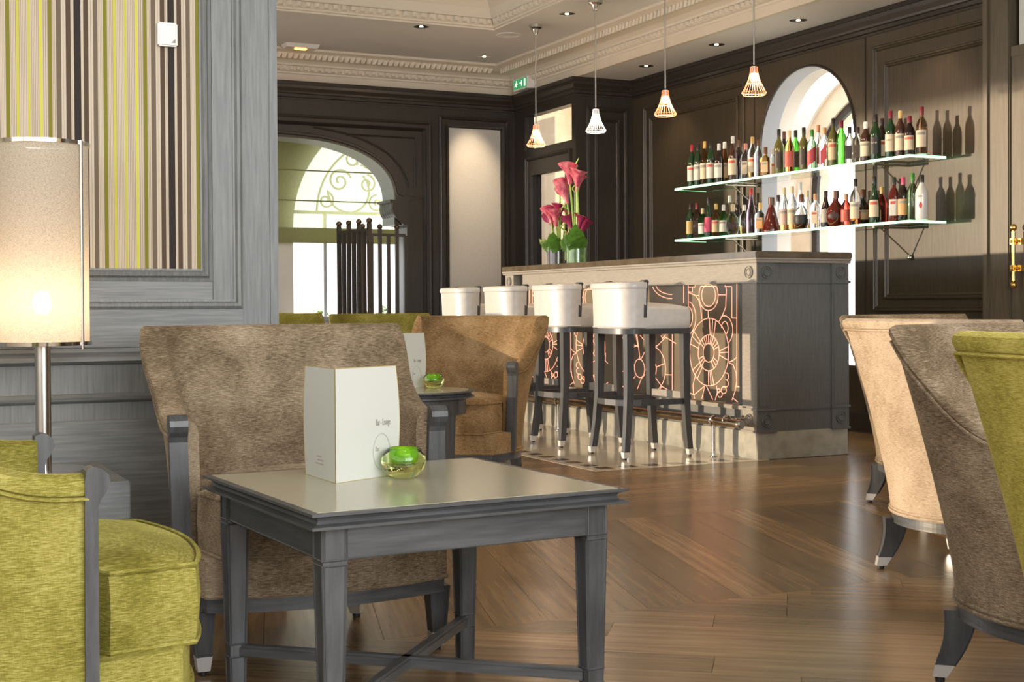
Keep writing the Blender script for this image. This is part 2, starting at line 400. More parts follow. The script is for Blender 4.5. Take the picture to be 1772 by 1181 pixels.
# crown moulding on far wall and beam
crown = [(0, -.165), (.012, -.16), (.012, -.145), (.035, -.14), (.035, -.10), (.05, -.095), (.055, -.08), (.09, -.055), (.15, -.042), (.20, -.04), (.205, -.05), (.215, -.05), (.27, -.028), (.325, -.018), (.33, 0)]
MB().sweep([(WX-.02, -3), (WX-.02, FY-.005), (-3, FY-.005)], crown, basis=(Vector((0, 0, CZ)), Vector((1, 0, 0)), Vector((0, 1, 0)), Z3)).build('crown_moulding', 'ornament', ceiling)
def bumps(name, path_pts, spacing, size, off, z, nrm, kindt='egg'):
    b = MB()
    (x0, y0), (x1, y1) = path_pts; L = math.hypot(x1-x0, y1-y0); n = int(L/spacing); ux, uy = (x1-x0)/L, (y1-y0)/L
    for i in range(n):
        t = (i+.5)*spacing; px, py = x0+ux*t+nrm[0]*off, y0+uy*t+nrm[1]*off
        a, d, h = size
        mtx = Matrix(((ux, nrm[0], 0, px), (uy, nrm[1], 0, py), (0, 0, 1, z), (0, 0, 0, 1)))
        if kindt == 'egg':
            b.add([(-a, 0, -h), (a, 0, -h), (a, 0, h), (-a, 0, h), (-a*.5, d, -h*.6), (a*.5, d, -h*.6), (a*.6, d, h*.9), (-a*.6, d, h*.9)],
                  [(4, 5, 6, 7), (0, 1, 5, 4), (1, 2, 6, 5), (2, 3, 7, 6), (3, 0, 4, 7)], False, mtx)
        else:
            s_ = -1 if i % 2 else 1
            b.add([(-a, 0, -h), (a*.2, d*.4, -h*.9), (a, 0, 0), (a*.3*s_, d, h*.2), (-a*.8, d*.5, h*.7), (0, 0, h)],
                  [(0, 1, 3), (1, 2, 3), (2, 5, 3), (5, 4, 3), (4, 0, 3)], False, mtx)
    o = b.build(name, 'ornament', ceiling); o['kind'] = 'stuff'; return o
bumps('egg_and_dart', ((1.0, FY-.005), (WX-.06, FY-.005)), .062, (.022, .022, .018), .035, CZ-.12, (0, -1))
bumps('egg_and_dart', ((WX-.02, FY-.06), (WX-.02, 3.0)), .062, (.022, .022, .018), .035, CZ-.12, (-1, 0))
bumps('leaf_ornament', ((1.0, FY-.005), (WX-.3, FY-.005)), .05, (.026, -.016, .045), .27, CZ-.036, (0, -1), 'leaf')
bumps('leaf_ornament', ((WX-.02, FY-.3), (WX-.02, 3.0)), .05, (.026, -.016, .045), .27, CZ-.036, (-1, 0), 'leaf')
bumps('egg_and_dart', ((cxo-.03, cyo-.03), (1.0, cyo-.03)), .07, (.024, .024, .02), .0, CZ+.054, (0, -1))
bumps('egg_and_dart', ((cxo-.03, 3), (cxo-.03, cyo-.03)), .07, (.024, .024, .02), .0, CZ+.054, (-1, 0))
bumps('leaf_ornament', ((cxo-.2, cyo-.23), (1.0, cyo-.23)), .055, (.028, .028, .035), .0, CZ+.28, (0, -1), 'leaf')
bumps('leaf_ornament', ((cxo-.23, 3), (cxo-.23, cyo-.2)), .055, (.028, .028, .035), .0, CZ+.28, (-1, 0), 'leaf')

# ---- helper: frame moulding on a vertical plane.  basis u along wall, v up, n towards the room
BEAD = [(0, 0), (0, .012), (.006, .018), (.014, .018), (.018, .010), (.026, .012), (.034, .004), (.036, 0)]
def frame(parent, basis, u0, u1, z0, z1, mat='dark_oak', prof=BEAD, name='panel_moulding'):
    b = MB(); pth = [(u0, z0), (u1, z0), (u1, z1), (u0, z1)]
    b.sweep(pth, prof, True, basis)
    return b.build(name, mat, parent)
def arch_pts(cx, cz, a, bb, n=28, a0=0, a1=PI): return [(cx+a*math.cos(a0+(a1-a0)*i/n), cz+bb*math.sin(a0+(a1-a0)*i/n)) for i in range(n+1)]
def arch_wall(name, basis, u0, u1, z0, z1, cx, cz, a, bb, zb, th, mat, parent=None, reveal=None):
    # wall face with an arched hole; thickness behind (negative n)
    ap = arch_pts(cx, cz, a, bb, 36)              # from right (u=cx+a) to left
    b = MB(); O, U, V, Nn = basis
    for d in (0, -th):
        def P(u, v): return O+U*u+V*v+Nn*d
        b.add([P(u0, z0), P(cx-a, z0), P(cx-a, z1), P(u0, z1)], [(0, 1, 2, 3)])
        b.add([P(cx+a, z0), P(u1, z0), P(u1, z1), P(cx+a, z1)], [(0, 1, 2, 3)])
        if zb > z0+1e-4: b.add([P(cx-a, z0), P(cx+a, z0), P(cx+a, zb), P(cx-a, zb)], [(0, 1, 2, 3)])
        for i in range(len(ap)-1):
            (ua, va), (ub, vv) = ap[i], ap[i+1]
            b.add([P(ua, va), P(ua, z1), P(ub, z1), P(ub, vv)], [(0, 1, 2, 3)])
    w = b.build(name, mat, parent)
    r = MB(); ln = [(cx+a, zb)]+ap+[(cx-a, zb)]
    for i in range(len(ln)-1 if zb <= z0+1e-4 else len(ln)):
        p, q = ln[i], ln[(i+1) % len(ln)]
        r.add([O+U*p[0]+V*p[1], O+U*q[0]+V*q[1], O+U*q[0]+V*q[1]-Nn*th, O+U*p[0]+V*p[1]-Nn*th], [(0, 1, 2, 3)], True)
    r.build('arch_reveal', reveal or mat, w)
    return w
# ---- right wall (plane x=RX, faces -x).  u = y
Br = (Vector((RX, 0, 0)), Vector((0, 1, 0)), Vector((0, 0, 1)), Vector((-1, 0, 0)))
wall_right = struct(arch_wall('wall_right', Br, -3, RY, 0, SZ, 7.885, 2.035, .525, .525, .45, .14, 'right_oak', None, 'jamb'))
Br2 = (Vector((RX+.14, 0, 0)), Vector((0, 1, 0)), Vector((0, 0, 1)), Vector((-1, 0, 0)))
MBo = arch_wall('stone_surround', Br2, 7.0, 10.2, 0, 3.2, 7.885, 2.035, .53, .53, .44, .13, 'limewash', wall_right)
for (a, b2, c, d) in [(8.62, 10.09, .45, 2.57), (8.70, 9.99, .55, 2.47), (6.0, 7.17, .82, 2.58), (6.0, 7.06, .90, 2.46)]:
    frame(wall_right, Br, a, b2, c, d, 'right_oak')
bb = MB(); bb.sweep(arch_pts(7.885, 2.035, .525, .525, 36), [(0, 0), (0, .012), (-.012, .014), (-.018, 0)], False, Br); bb.build('arch_bead', 'dark_oak', wall_right)
for yy in (7.25, 8.5): MB().box((RX-.006, yy-.004, .1), (RX, yy+.004, 2.66)).build('stile_bead', 'dark_oak', wall_right)
corn = [(0, -.15), (.008, -.15), (.008, -.135), (.02, -.13), (.02, -.105), (.03, -.10), (.034, -.085), (.05, -.055), (.055, -.03), (.062, -.028), (.062, -.004), (.066, 0), (0, 0)]
MB().sweep([(RX, 5.98), (RX, RY), (WX+.0, RY), (WX+.0, FY), (-1, FY)], corn, basis=(Vector((0, 0, SZ)), Vector((1, 0, 0)), Vector((0, 1, 0)), Z3)).build('trim_1', 'dark_oak')
struct(bpy.data.objects['trim_1'])
bs = [(0, .14), (.012, .14), (.018, .125), (.018, .01), (.022, 0)]
struct(MB().sweep([(RX, 6.0), (RX, RY), (WX, RY), (WX, FY), (4.56, FY)], bs).build('baseboard_right', 'dark_oak'))
# ---- return wall + window wall
Bt = (Vector((0, RY, 0)), Vector((1, 0, 0)), Vector((0, 0, 1)), Vector((0, -1, 0)))
wall_return = struct(MB().box((WX+.101, RY, 0), (RX+.14, RY+.12, SZ)).build('wall_return', 'dark_oak'))
frame(wall_return, Bt, WX+.10, RX-.06, .5, 2.57); frame(wall_return, Bt, WX+.18, RX-.14, .58, 2.48)
Bw = (Vector((WX, 0, 0)), Vector((0, 1, 0)), Vector((0, 0, 1)), Vector((-1, 0, 0)))
ww = MB()
for a, b2 in [((RY, 0), (10.34, SZ)), ((11.24, 0), (FY, SZ)), ((10.34, 2.60), (11.24, SZ)), ((10.34, 2.06), (11.24, 2.29)), ((10.34, 0), (11.24, .25))]:
    ww.box((WX, a[0], a[1]), (WX+.10, b2[0], b2[1]))
ww.box((WX, 11.10, .25), (WX+.1, 11.24, 2.06)); ww.box((WX, 10.34, .25), (WX+.1, 10.42, 2.06))
wall_window = struct(ww.build('wall_window', 'dark_oak'))
frame(wall_window, Bw, 10.36, 11.22, .25, 2.22)
frame(wall_window, Bw, 10.42, 11.10, .25, 2.06, prof=[(0, 0), (0, .02), (.012, .02), (.016, 0)])
for i, (y0, y1, z0, z1) in enumerate([(10.34, 11.24, 2.29, 2.60), (10.42, 11.10, .25, 2.06)]):
    w = struct(MB().box((WX+.05, y0, z0), (WX+.056, y1, z1)).build('window_%d' % (i+1), 'clear_glass'))
struct(MB().box((6.7, 10.45, 0), (6.8, 14, 3.4)).build('wall_corridor', 'sandstone'))
struct(MB().box((5.7, 13.3, 0), (6.8, 13.4, 2.86)).build('wall_corridor', 'sandstone'))  # unseen end wall added to dim the corridor behind the panes
struct(MB().box((5.75, 10.45, 3.0), (6.8, 13.2, 3.1)).build('ceiling_corridor', 'plaster'))  # unseen ceiling added to keep sky light off the corridor wall
struct(MB().box((6.315, 10.40, 0), (6.8, 10.449, 3.1)).build('wall_corridor', 'sandstone'))  # unseen piece added to block light leaking in from the passage
# ---- far wall (plane y=FY, faces -y)
Bf = (Vector((0, FY, 0)), Vector((1, 0, 0)), Vector((0, 0, 1)), Vector((0, -1, 0)))
ac, aa = 3.2, 1.20
def farcurve(n=40):
    pts = []
    for i in range(n+1):
        t = PI*i/n; c, s_ = math.cos(t), math.sin(t)
        pts.append((3.2+1.2*(abs(c)**.72)*(1 if c > 0 else -1), 1.82+.512*(abs(s_)**.86)))
    return pts
fw = MB(); fc = farcurve()
for d in (FY, FY+.30):
    def P(u, v): return (u, d, v)
    fw.add([P(4.52, 0), P(WX+.1, 0), P(WX+.1, SZ), P(4.52, SZ)], [(0, 1, 2, 3)])
    fw.add([P(4.40, 1.60), P(4.52, 1.60), P(4.52, SZ), P(4.40, SZ)], [(0, 1, 2, 3)])
    fw.add([P(-1, 2.1), P(1.7, 2.1), P(1.7, SZ), P(-1, SZ)], [(0, 1, 2, 3)]); fw.add([P(1.7, 0), P(1.88, 0), P(1.88, SZ), P(1.7, SZ)], [(0, 1, 2, 3)])
    fw.add([P(1.88, 1.6), P(2.0, 1.6), P(2.0, SZ), P(1.88, SZ)], [(0, 1, 2, 3)])
    for i in range(len(fc)-1):
        (ua, va), (ub, vv) = fc[i], fc[i+1]
        fw.add([P(ua, va), P(ua, SZ), P(ub, SZ), P(ub, vv)], [(0, 1, 2, 3)])
wall_far = struct(fw.build('wall_far', 'dark_oak'))
rv = MB(); ln = [(4.52, 0), (4.52, 1.6), (4.40, 1.6), (4.40, 1.82)]+fc+[(2.0, 1.6), (1.88, 1.6), (1.88, 0)]
for i in range(len(ln)-1):
    p, q = ln[i], ln[i+1]; rv.add([(p[0], FY, p[1]), (q[0], FY, q[1]), (q[0], FY+.3, q[1]), (p[0], FY+.3, p[1])], [(0, 1, 2, 3)], True)
rv.build('arch_reveal', 'jamb', wall_far)
MB().box((-1, FY-.005, SZ), (WX, FY+.3, CZ)).build('frieze', 'plaster', wall_far)
b = MB(); b.sweep([(4.40, 1.82)]+fc, [(0, 0), (0, .02), (-.02, .022), (-.03, .012), (-.05, .012), (-.055, 0)], False, Bf); b.build('arch_moulding', 'dark_oak', wall_far)
# fluted corbel under the arch foot
cb = MB()
prof = [(0, .245), (-.035, .245), (-.035, .225), (-.012, .215), (-.018, .17), (-.004, .12), (.03, .07), (.075, .035), (.10, .02), (.13, .02), (.13, 0), (.135, 0), (.135, .245)]
prof = [(4.385+p[0], 1.575+p[1]) for p in prof]
cb.prism(prof, -.30, .03, Bf)
cb.build('corbel', 'dark_oak', wall_far); cb = MB()
for k in range(5):
    off = -.26+k*.055
    cb.sweep([(q[0], q[1]) for q in prof[3:9]], [(-.002, off), (.010, off+.01), (.010, off+.03), (-.002, off+.04)], False, Bf)
cb.build('corbel_fluting', 'jamb', wall_far)['kind'] = 'stuff'
MB().box((4.40, FY-.03, 1.82), (4.56, FY, 1.85)).build('corbel_cap', 'dark_oak', wall_far)
# pilaster edges and panels right of the arch
frame(wall_far, Bf, 1.7, 4.76, .05, 2.53, prof=[(0, 0), (0, .03), (.02, .034), (.03, .026), (.06, .026), (.07, .034), (.085, .01), (.09, 0)])
b = MB()
sp = [(4.60, 1.86), (4.60, 2.40), (3.85, 2.40)]
b.tube([(x_, FY-.004, z_) for x_, z_ in [(4.60, 1.95), (4.60, 2.38), (3.95, 2.38)]], .010, 6)
b.tube([(3.2+1.34*(abs(math.cos(t))**.72), FY-.004, 1.84+.60*(math.sin(t)**.86)) for t in [PI/2*i/14 for i in range(1, 13)]], .010, 6)
b.build('spandrel_moulding', 'dark_oak', wall_far)
frame(wall_far, Bf, 4.83, 5.54, .45, 2.60); frame(wall_far, Bf, 4.90, 5.475, .55, 2.52, prof=[(0, 0), (0, .028), (.02, .026), (.03, 0)])
MB().box((4.93, FY-.012, .60), (5.445, FY-.002, 2.49)).build('fabric_panel', 'fabric_panel', wall_far)
# ---- niche behind the arch: side walls, window wall with arch opening
struct(MB().box((4.9, FY+.3, 0), (5.0, 12.45, 3)).build('wall_niche', 'plaster'))
struct(MB().box((1.3, FY+.3, 0), (1.4, 12.45, 3)).build('wall_niche', 'plaster'))
struct(MB().box((1.3, FY+.3, 2.7), (5.0, 12.5, 2.75)).build('ceiling_niche', 'plaster'))
Bn = (Vector((0, 12.45, 0)), Vector((1, 0, 0)), Vector((0, 0, 1)), Vector((0, -1, 0)))
window_3 = struct(arch_wall('window_3', Bn, 1.3, 5.8, 0, 3.0, 4.77, 1.62, 1.0, 1.08, .77, .25, 'limewash', None, 'limewash'))
MB().box((3.70, 12.38, .74), (5.7, 12.47, .78)).build('window_sill', 'jamb', window_3)
wf = MB()
for xx in (3.77, 4.10): wf.box((xx, 12.55, .77), (xx+.03, 12.58, 1.77))
wf.box((3.77, 12.55, 1.755), (5.77, 12.58, 1.785)); wf.build('window_frame', 'jamb', window_3)
# wrought-iron fanlight
gr = MB()
def spiral(cx, cz, r0, turns, a0, dirn=1, n=40):
    return [(cx+r0*(1-.85*i/n)*math.cos(a0+dirn*turns*2*PI*i/n), 12.60, cz+r0*(1-.85*i/n)*math.sin(a0+dirn*turns*2*PI*i/n)) for i in range(n+1)]
for R_ in (.72,): gr.tube([(4.77+R_*math.cos(t), 12.60, 1.77+R_*math.sin(t)) for t in [PI*i/30 for i in range(31)]], .011, 6)
for sgn in (1, -1):
    def mx(pts): return [(4.77+(p[0]-4.77)*sgn, p[1], p[2]) for p in pts]
    gr.tube(mx(spiral(4.28, 2.08, .12, 1.6, PI*.1, 1)), .011, 6)
    gr.tube(mx(spiral(4.42, 2.29, .10, 1.5, -PI*.2, 1)), .010, 6)
    gr.tube(mx(spiral(4.56, 2.27, .10, 1.5, PI*1.1, -1)), .010, 6)
    gr.tube(mx(spiral(4.56, 2.06, .09, 1.5, PI*.5, -1)), .010, 6)
    gr.tube(mx(spiral(4.14, 1.89, .085, 1.4, PI*.4, -1)), .010, 6)
    gr.tube(mx(spiral(4.66, 1.87, .09, 1.4, PI*.5, 1)), .010, 6)
    gr.tube(mx([(4.37+.21*math.cos(t), 12.60, 1.99+.21*math.sin(t)) for t in [PI*1.0+PI*1.25*i/24 for i in range(25)]]), .011, 6)
gr.tube([(3.9, 12.6, 1.77), (5.65, 12.6, 1.77)], .012, 6)
gr.build('iron_fanlight', 'iron', window_3)
# ---- passage beyond the bar-side arch
Bp = (Vector((7.4, 0, 0)), Vector((0, 1, 0)), Vector((0, 0, 1)), Vector((-1, 0, 0)))
wall_passage = struct(arch_wall('wall_passage', Bp, 6.4, 11.5, 0, 4.0, 8.55, 1.80, .86, .80, .3, .2, 'sandstone'))
b = MB(); b.sweep([(9.41, .3)]+arch_pts(8.55, 1.80, .86, .80, 36)+[(7.69, .3)], [(0, 0), (0, .03), (.07, .03), (.07, 0)], False, (Vector((7.45, 0, 0)), Vector((0, 1, 0)), Vector((0, 0, 1)), Vector((-1, 0, 0)))); b.build('arch_frame', 'iron', wall_passage)
b = MB(); b.sweep(arch_pts(8.55, 1.80, 1.05, .98, 36), [(0, 0), (0, .03), (-.22, .03), (-.22, 0)], False, Bp); b.build('arch_moulding', 'limewash', wall_passage)
# ---- wall_left: striped fabric wall in the foreground
LY = 4.1; LX = 1.193
Bl = (Vector((0, LY, 0)), Vector((1, 0, 0)), Vector((0, 0, 1)), Vector((0, -1, 0)))
wall_left = struct(MB().box((-3, LY, 0), (LX, LY+.09, CZ)).build('wall_left', 'grey_oak'))
prof1 = [(0, 0), (0, .004), (.010, .006), (.016, .016), (.026, .018), (.032, .010), (.037, .010), (.037, 0)]
frame(wall_left, Bl, -1.5, .990, .948, 2.95, 'grey_oak', prof1)
frame(wall_left, Bl, -1.6, 1.081, .866, 3.0, 'grey_oak', [(0, 0), (0, .010), (.008, .016), (.016, .014), (.022, .006), (.028, .005), (.028, 0)])
MB().box((.991, LY-.005, .867), (1.052, LY, 3.0)).build('inner_stile', 'grey_oak', wall_left)
MB().box((-1.5, LY-.005, .884), (.989, LY, .947)).build('inner_rail', 'grey_oak_h', wall_left)
MB().box((-3, LY-.006, .755), (1.081, LY, .865)).build('lower_rail', 'grey_oak_h', wall_left)
MB().box((1.168, LY-.004, 0), (LX, LY, 3.0)).build('corner_board', 'grey_oak', wall_left)
dado = [(0, .755), (.010, .753), (.014, .742), (.010, .735), (.022, .728), (.026, .716), (.014, .708), (0, .705)]
MB().sweep([(LX, LY+.09), (LX, LY), (-3, LY)][::-1], [(-p[0], p[1]) for p in dado], False).build('dado_moulding', 'grey_oak_h', wall_left)
MB().sweep([(-3, LY), (LX, LY), (LX, LY+.09)], [(0, .622), (-.012, .62), (-.022, .612), (-.018, .603), (-.010, .598), (0, .594)], False).build('dado_moulding', 'grey_oak_h', wall_left)
MB().sweep([(-3, LY), (LX, LY), (LX, LY+.09)], [(0, .545), (-.006, .541), (-.008, .10), (-.02, .09), (-.022, 0), (0, 0)], False).build('skirting', 'grey_oak_h', wall_left)
# striped fabric: printed vertical stripes in repeats
T = {'O': (.20, .19, .012), 'Y': (.56, .52, .09), 'B': (.62, .60, .06), 'C': (.60, .52, .40), 'T': (.155, .115, .075), 'N': (.085, .052, .030), 'D': (.022, .014, .012), 'P': (.36, .27, .20)}
rep = [('O', 21)]+[('C', 5), ('P', 3)]*4+[('Y', 17)]+[('P', 3), ('C', 6)]*5+[('Y', 14)]+[('C', 5), ('P', 4)]*5+[('C', 3), ('B', 14)]+[('C', 6), ('P', 5)]*3+[('O', 20)]+[('C', 5), ('P', 3)]*3+[('T', 25), ('C', 12), ('P', 2), ('C', 12), ('N', 26), ('C', 7), ('P', 2), ('C', 8), ('D', 38), ('C', 15), ('N', 26), ('C', 12), ('P', 3), ('C', 12), ('T', 24)]+[('C', 6), ('P', 2)]*4
tot = sum(w for _, w in rep); period = .267
sv = []; sf = []; sc = []
xx = .953+.267*0-.0375*0; xx = .9535+.267*(0)  # right edge of the cloth; olive selvedge lies on it
x0 = .9535-.0102-period*9
while x0 < .95:
    for key, w in rep:
        a_ = x0; b_ = x0+w/tot*period; x0 = b_
        if a_ < -1.46 or a_ >= .9535: continue
        b_ = min(b_, .9535); k = len(sv); hh = -.006 if key in 'CP' else -.0068
        sv += [(a_, LY+hh, .984), (b_, LY+hh, .984), (b_, LY+hh, 2.91), (a_, LY+hh, 2.91)]; sf.append((k, k+1, k+2, k+3)); sc.append(T[key])
me = bpy.data.meshes.new('striped_fabric'); me.from_pydata(sv, [], sf)
at = me.color_attributes.new('stripe', 'FLOAT_COLOR', 'CORNER')
for i in range(len(sf)):
    for q in range(4): at.data[i*4+q].color = (*sc[i], 1)
mt, nt, bb_ = _nodes('striped_cloth'); an = nt.nodes.new('ShaderNodeVertexColor'); an.layer_name = 'stripe'
nt.links.new(an.outputs[0], bb_.inputs['Base Color']); bb_.inputs['Roughness'].default_value = .8; bb_.inputs['Sheen Weight'].default_value = .2
tc = nt.nodes.new('ShaderNodeTexCoord'); mp = nt.nodes.new('ShaderNodeMapping'); mp.inputs['Scale'].default_value = (900, 1, 250); no = nt.nodes.new('ShaderNodeTexNoise'); no.inputs['Scale'].default_value = 1
bp = nt.nodes.new('ShaderNodeBump'); bp.inputs['Strength'].default_value = .25; bp.inputs['Distance'].default_value = .001
nt.links.new(tc.outputs['Object'], mp.inputs[0]); nt.links.new(mp.outputs[0], no.inputs[0]); nt.links.new(no.outputs[0], bp.inputs['Height']); nt.links.new(bp.outputs[0], bb_.inputs['Normal'])
me.materials.append(mt); o = bpy.data.objects.new('striped_fabric', me); COL.objects.link(o); o.parent = wall_left
# ---- unseen sides of the room: window wall far left, wall behind, right part with the door
wl = MB(); wl.box((-1.2, 4.32, 2.15), (-1.0, 11.45, CZ)); wl.box((-1.2, 4.32, 0), (-1.0, 4.6, 2.2))
struct(wl.build('wall_side', 'plaster'))
ws = MB(); ws.box((-3.1, -3, 0), (-3.0, 4.3, .9)); ws.box((-3.1, -3, 2.5), (-3.0, 4.3, CZ)); ws.box((-3.1, 2.8, .9), (-3.0, 4.3, 2.5)); ws.box((-3.1, .2, .9), (-3.0, .5, 2.5)); ws.box((-3.1, -3, .9), (-3.0, -2.4, 2.5))
struct(ws.build('wall_side', 'plaster'))
wb = MB(); wb.box((-3, -3.1, 2.7), (RX, -3, CZ)); wb.box((-3, -3.1, 0), (RX, -3, .9)); wb.box((.6, -3.1, 0), (1.2, -3, 2.8)); wb.box((3.6, -3.1, 0), (RX, -3, 2.8))
struct(wb.build('wall_back', 'plaster'))
# door casing and door leaf at the right
cs = MB(); cs.bbox((RX-.085, 5.905, 0), (RX, 6.10, SZ), .006); cs.box((RX-.10, 6.06, 0), (RX-.08, 6.095, SZ))
cas = struct(cs.build('trim_2', 'olive_oak'))
door = struct(MB().box((RX-.07, 4.9, 0), (RX, 5.90, 2.30)).build('door_1', 'olive_oak'))
Bd = (Vector((RX-.07, 0, 0)), Vector((0, 1, 0)), Vector((0, 0, 1)), Vector((-1, 0, 0)))
frame(door, Bd, 5.02, 5.80, .25, 2.15, 'olive_oak')
MB().box((RX-.05, 4.9, 2.36), (RX-.03, 5.86, 2.78)).build('transom_glass', 'paper', door)
MB().box((RX-.075, 4.9, 2.30), (RX, 5.90, 2.36)).build('transom_rail', 'olive_oak', door)
h = MB(); hy, hx = 5.858-.03, RX-.13
h.cyl((hx, hy, 1.01), (hx, hy, 1.27), .012, 16); h.build('door_handle', 'brass', door)
h2 = MB()
for zz, s_ in ((1.305, 1), (.975, -1)):
    h2.sph((hx, hy, zz), .021, 14); h2.cyl((hx, hy, zz-s_*.016), (hx, hy, zz-s_*.022), .008, 12); h2.cyl((hx, hy, zz-s_*.024), (hx, hy, zz-s_*.06), .0135, 16)
    h2.cyl((hx, hy, zz-s_*.024), (hx, hy, zz-s_*.027), .016, 16)
h2.build('handle_knob', 'brass', door)
h3 = MB()
for zz in (1.225, 1.07):
    h3.bbox((hx-.016, hy-.016, zz-.018), (hx+.016, hy+.016, zz+.018), .003); h3.bbox((hx+.01, hy-.045, zz-.018), (RX-.07, hy-.018, zz+.018), .003)
    h3.box((hx+.012, hy-.016, zz-.014), (RX-.07, hy+.016, zz+.014)); h3.sph((hx-.016, hy, zz), .009, 8); h3.sph((hx-.002, hy-.032, zz), .009, 8)
h3.build('handle_bracket', 'brass', door)
# ================================================================== ARMCHAIRS
def chair_plan(n=64):
    # base outline: half ellipse open at the front; returns points with outward normals
    w, yf, b_ = .335, -.17, .372
    out = []
    for i in range(n+1):
        t = PI-PI*i/n
        out.append((Vector((w*math.cos(t), yf+b_*math.sin(t))), Vector((math.cos(t)/w, math.sin(t)/b_)).normalized()))
    ln = [0]
    for i in range(1, n+1): ln.append(ln[-1]+(out[i][0]-out[i-1][0]).length)
    return out, [l/ln[-1] for l in ln]
PLAN, PS = chair_plan()
EAR = .27       # arc-length fraction where the ear sits
def top_raw(e, sg):
    if e < EAR: return Vector((sg*(.350+.034*e/EAR), -.178+.368*e/EAR))
    x = .384*(1-(e-EAR)/(.5-EAR)); return Vector((sg*x, .19+.075*(1-(x/.384)**2)))
def top_pt(e, sg, hw=.045):
    if abs(e-EAR) >= hw: return top_raw(e, sg)
    a, c, b = top_raw(EAR-hw, sg), top_raw(EAR, sg), top_raw(EAR+hw, sg); t = (e-EAR+hw)/(2*hw)
    return a*(1-t)**2+c*2*t*(1-t)+b*t*t
def top_plan(s):
    e = min(s, 1-s); sg = -1 if s < .5 else 1
    p = top_pt(e, sg); e0 = max(0, e-.004); e1 = min(.5, e+.004)
    t = (top_pt(e1, sg)-top_pt(e0, sg)).normalized()
    return p, Vector((-t.y, t.x)) if sg < 0 else Vector((t.y, -t.x))
TOP = [top_plan(s) for s in PS]
def top_h(s):
    e = min(s, 1-s)
    if e >= EAR: return .822
    u = 1-e/EAR
    return .598+.224*(1-u)**2.7 if u < 1 else .598
def lvl(i, z, off=0):
    q = max(0, min(1.05, (z-.2)/.62))**1.25
    p = PLAN[i][0]*(1-q)+TOP[i][0]*q; n = (PLAN[i][1]*(1-q)+TOP[i][1]*q).normalized()
    return (p.x+n.x*off, p.y+n.y*off, z)
def shell(th=.062, zb=.192):
    rings = []
    for i in range(len(PLAN)):
        zt = top_h(PS[i]); ring = []; M_ = 8; zr = zt-.036
        for k in range(M_+1): ring.append((0, zb+(zr-zb)*k/M_))
        ring += [(.007, zr+.004), (.009, zr+.016), (.004, zr+.028), (-.012, zr+.036), (-.035, zr+.036), (-.052, zr+.029), (-th+.002, zr+.014)]
        for k in range(M_+1): ring.append((-th, zr-(zr-.28)*k/M_))
        rings.append([lvl(i, z, o) for o, z in ring])
    b = MB(); vs = [v for r in rings for v in r]; k = len(rings[0]); fs = []
    for i in range(len(rings)-1):
        for q in range(k): fs.append((i*k+q, (i+1)*k+q, (i+1)*k+(q+1) % k, i*k+(q+1) % k))
    fs += [tuple(range(k)), tuple((len(rings)-1)*k+q for q in range(k))[::-1]]
    b.add(vs, fs, True); return b
def offset_path(o, z, fn=None): return [lvl(i, z if fn is None else fn(PS[i]), o) for i in range(len(PLAN))]
def front_curve(hw, y0, bow, n=14): return [(-hw+2*hw*i/n, y0-bow*(1-(2*i/n-1)**2)) for i in range(n+1)]
def slab(outline, z0, z1, dome=0, r=.012):
    # pillow-like solid from an outline (list of xy), rounded edge, domed top
    b = MB(); cx = sum(p[0] for p in outline)/len(outline); cy0 = sum(p[1] for p in outline)/len(outline); n = len(outline)
    rings = []
    for sc, z in [(.0, z0), (1-r*2.2, z0), (1, z0+r), (1.012, (z0+z1)/2), (1, z1-r), (1-r*2.2, z1), (.75, z1+dome*.55), (.4, z1+dome*.92), (.0, z1+dome)]:
        rings.append([(cx+(x-cx)*sc, cy0+(y-cy0)*sc, z) for x, y in outline])
    vs = [v for rg in rings for v in rg]; fs = []
    for i in range(len(rings)-1):
        for q in range(n): fs.append((i*n+q, i*n+(q+1) % n, (i+1)*n+(q+1) % n, (i+1)*n+q))
    b.add(vs, fs, True); return b
def leg_front(sx):
    b = MB(); x, y = sx*.295, -.275
    t, bt = .027, .018
    def q(z, h, dx=0): return [(x-h+dx, y-h, z), (x+h+dx, y-h, z), (x+h+dx, y+h, z), (x-h+dx, y+h, z)]
    b.add(q(.165, t)+q(.045, bt), [(0, 1, 2, 3), (7, 6, 5, 4), (0, 4, 5, 1), (1, 5, 6, 2), (2, 6, 7, 3), (3, 7, 4, 0)])
    # raised edge beads on the faces
    for a in (-1, 1):
        for face in ((0, -1), (sx, 0)):
            if face[0] == 0: b.tube([(x+a*(t-.004), y-t, .163), (x+a*(bt-.003), y-bt, .047)], .0022, 4)
            else: b.tube([(x+sx*t, y+a*(t-.004), .163), (x+sx*bt, y+a*(bt-.003), .047)], .0022, 4)
    for z, h in ((.155, t-.001), (.053, bt)): b.tube([(x-h, y-h, z), (x+h, y-h, z)], .002, 4)
    return b, (x, y, bt)
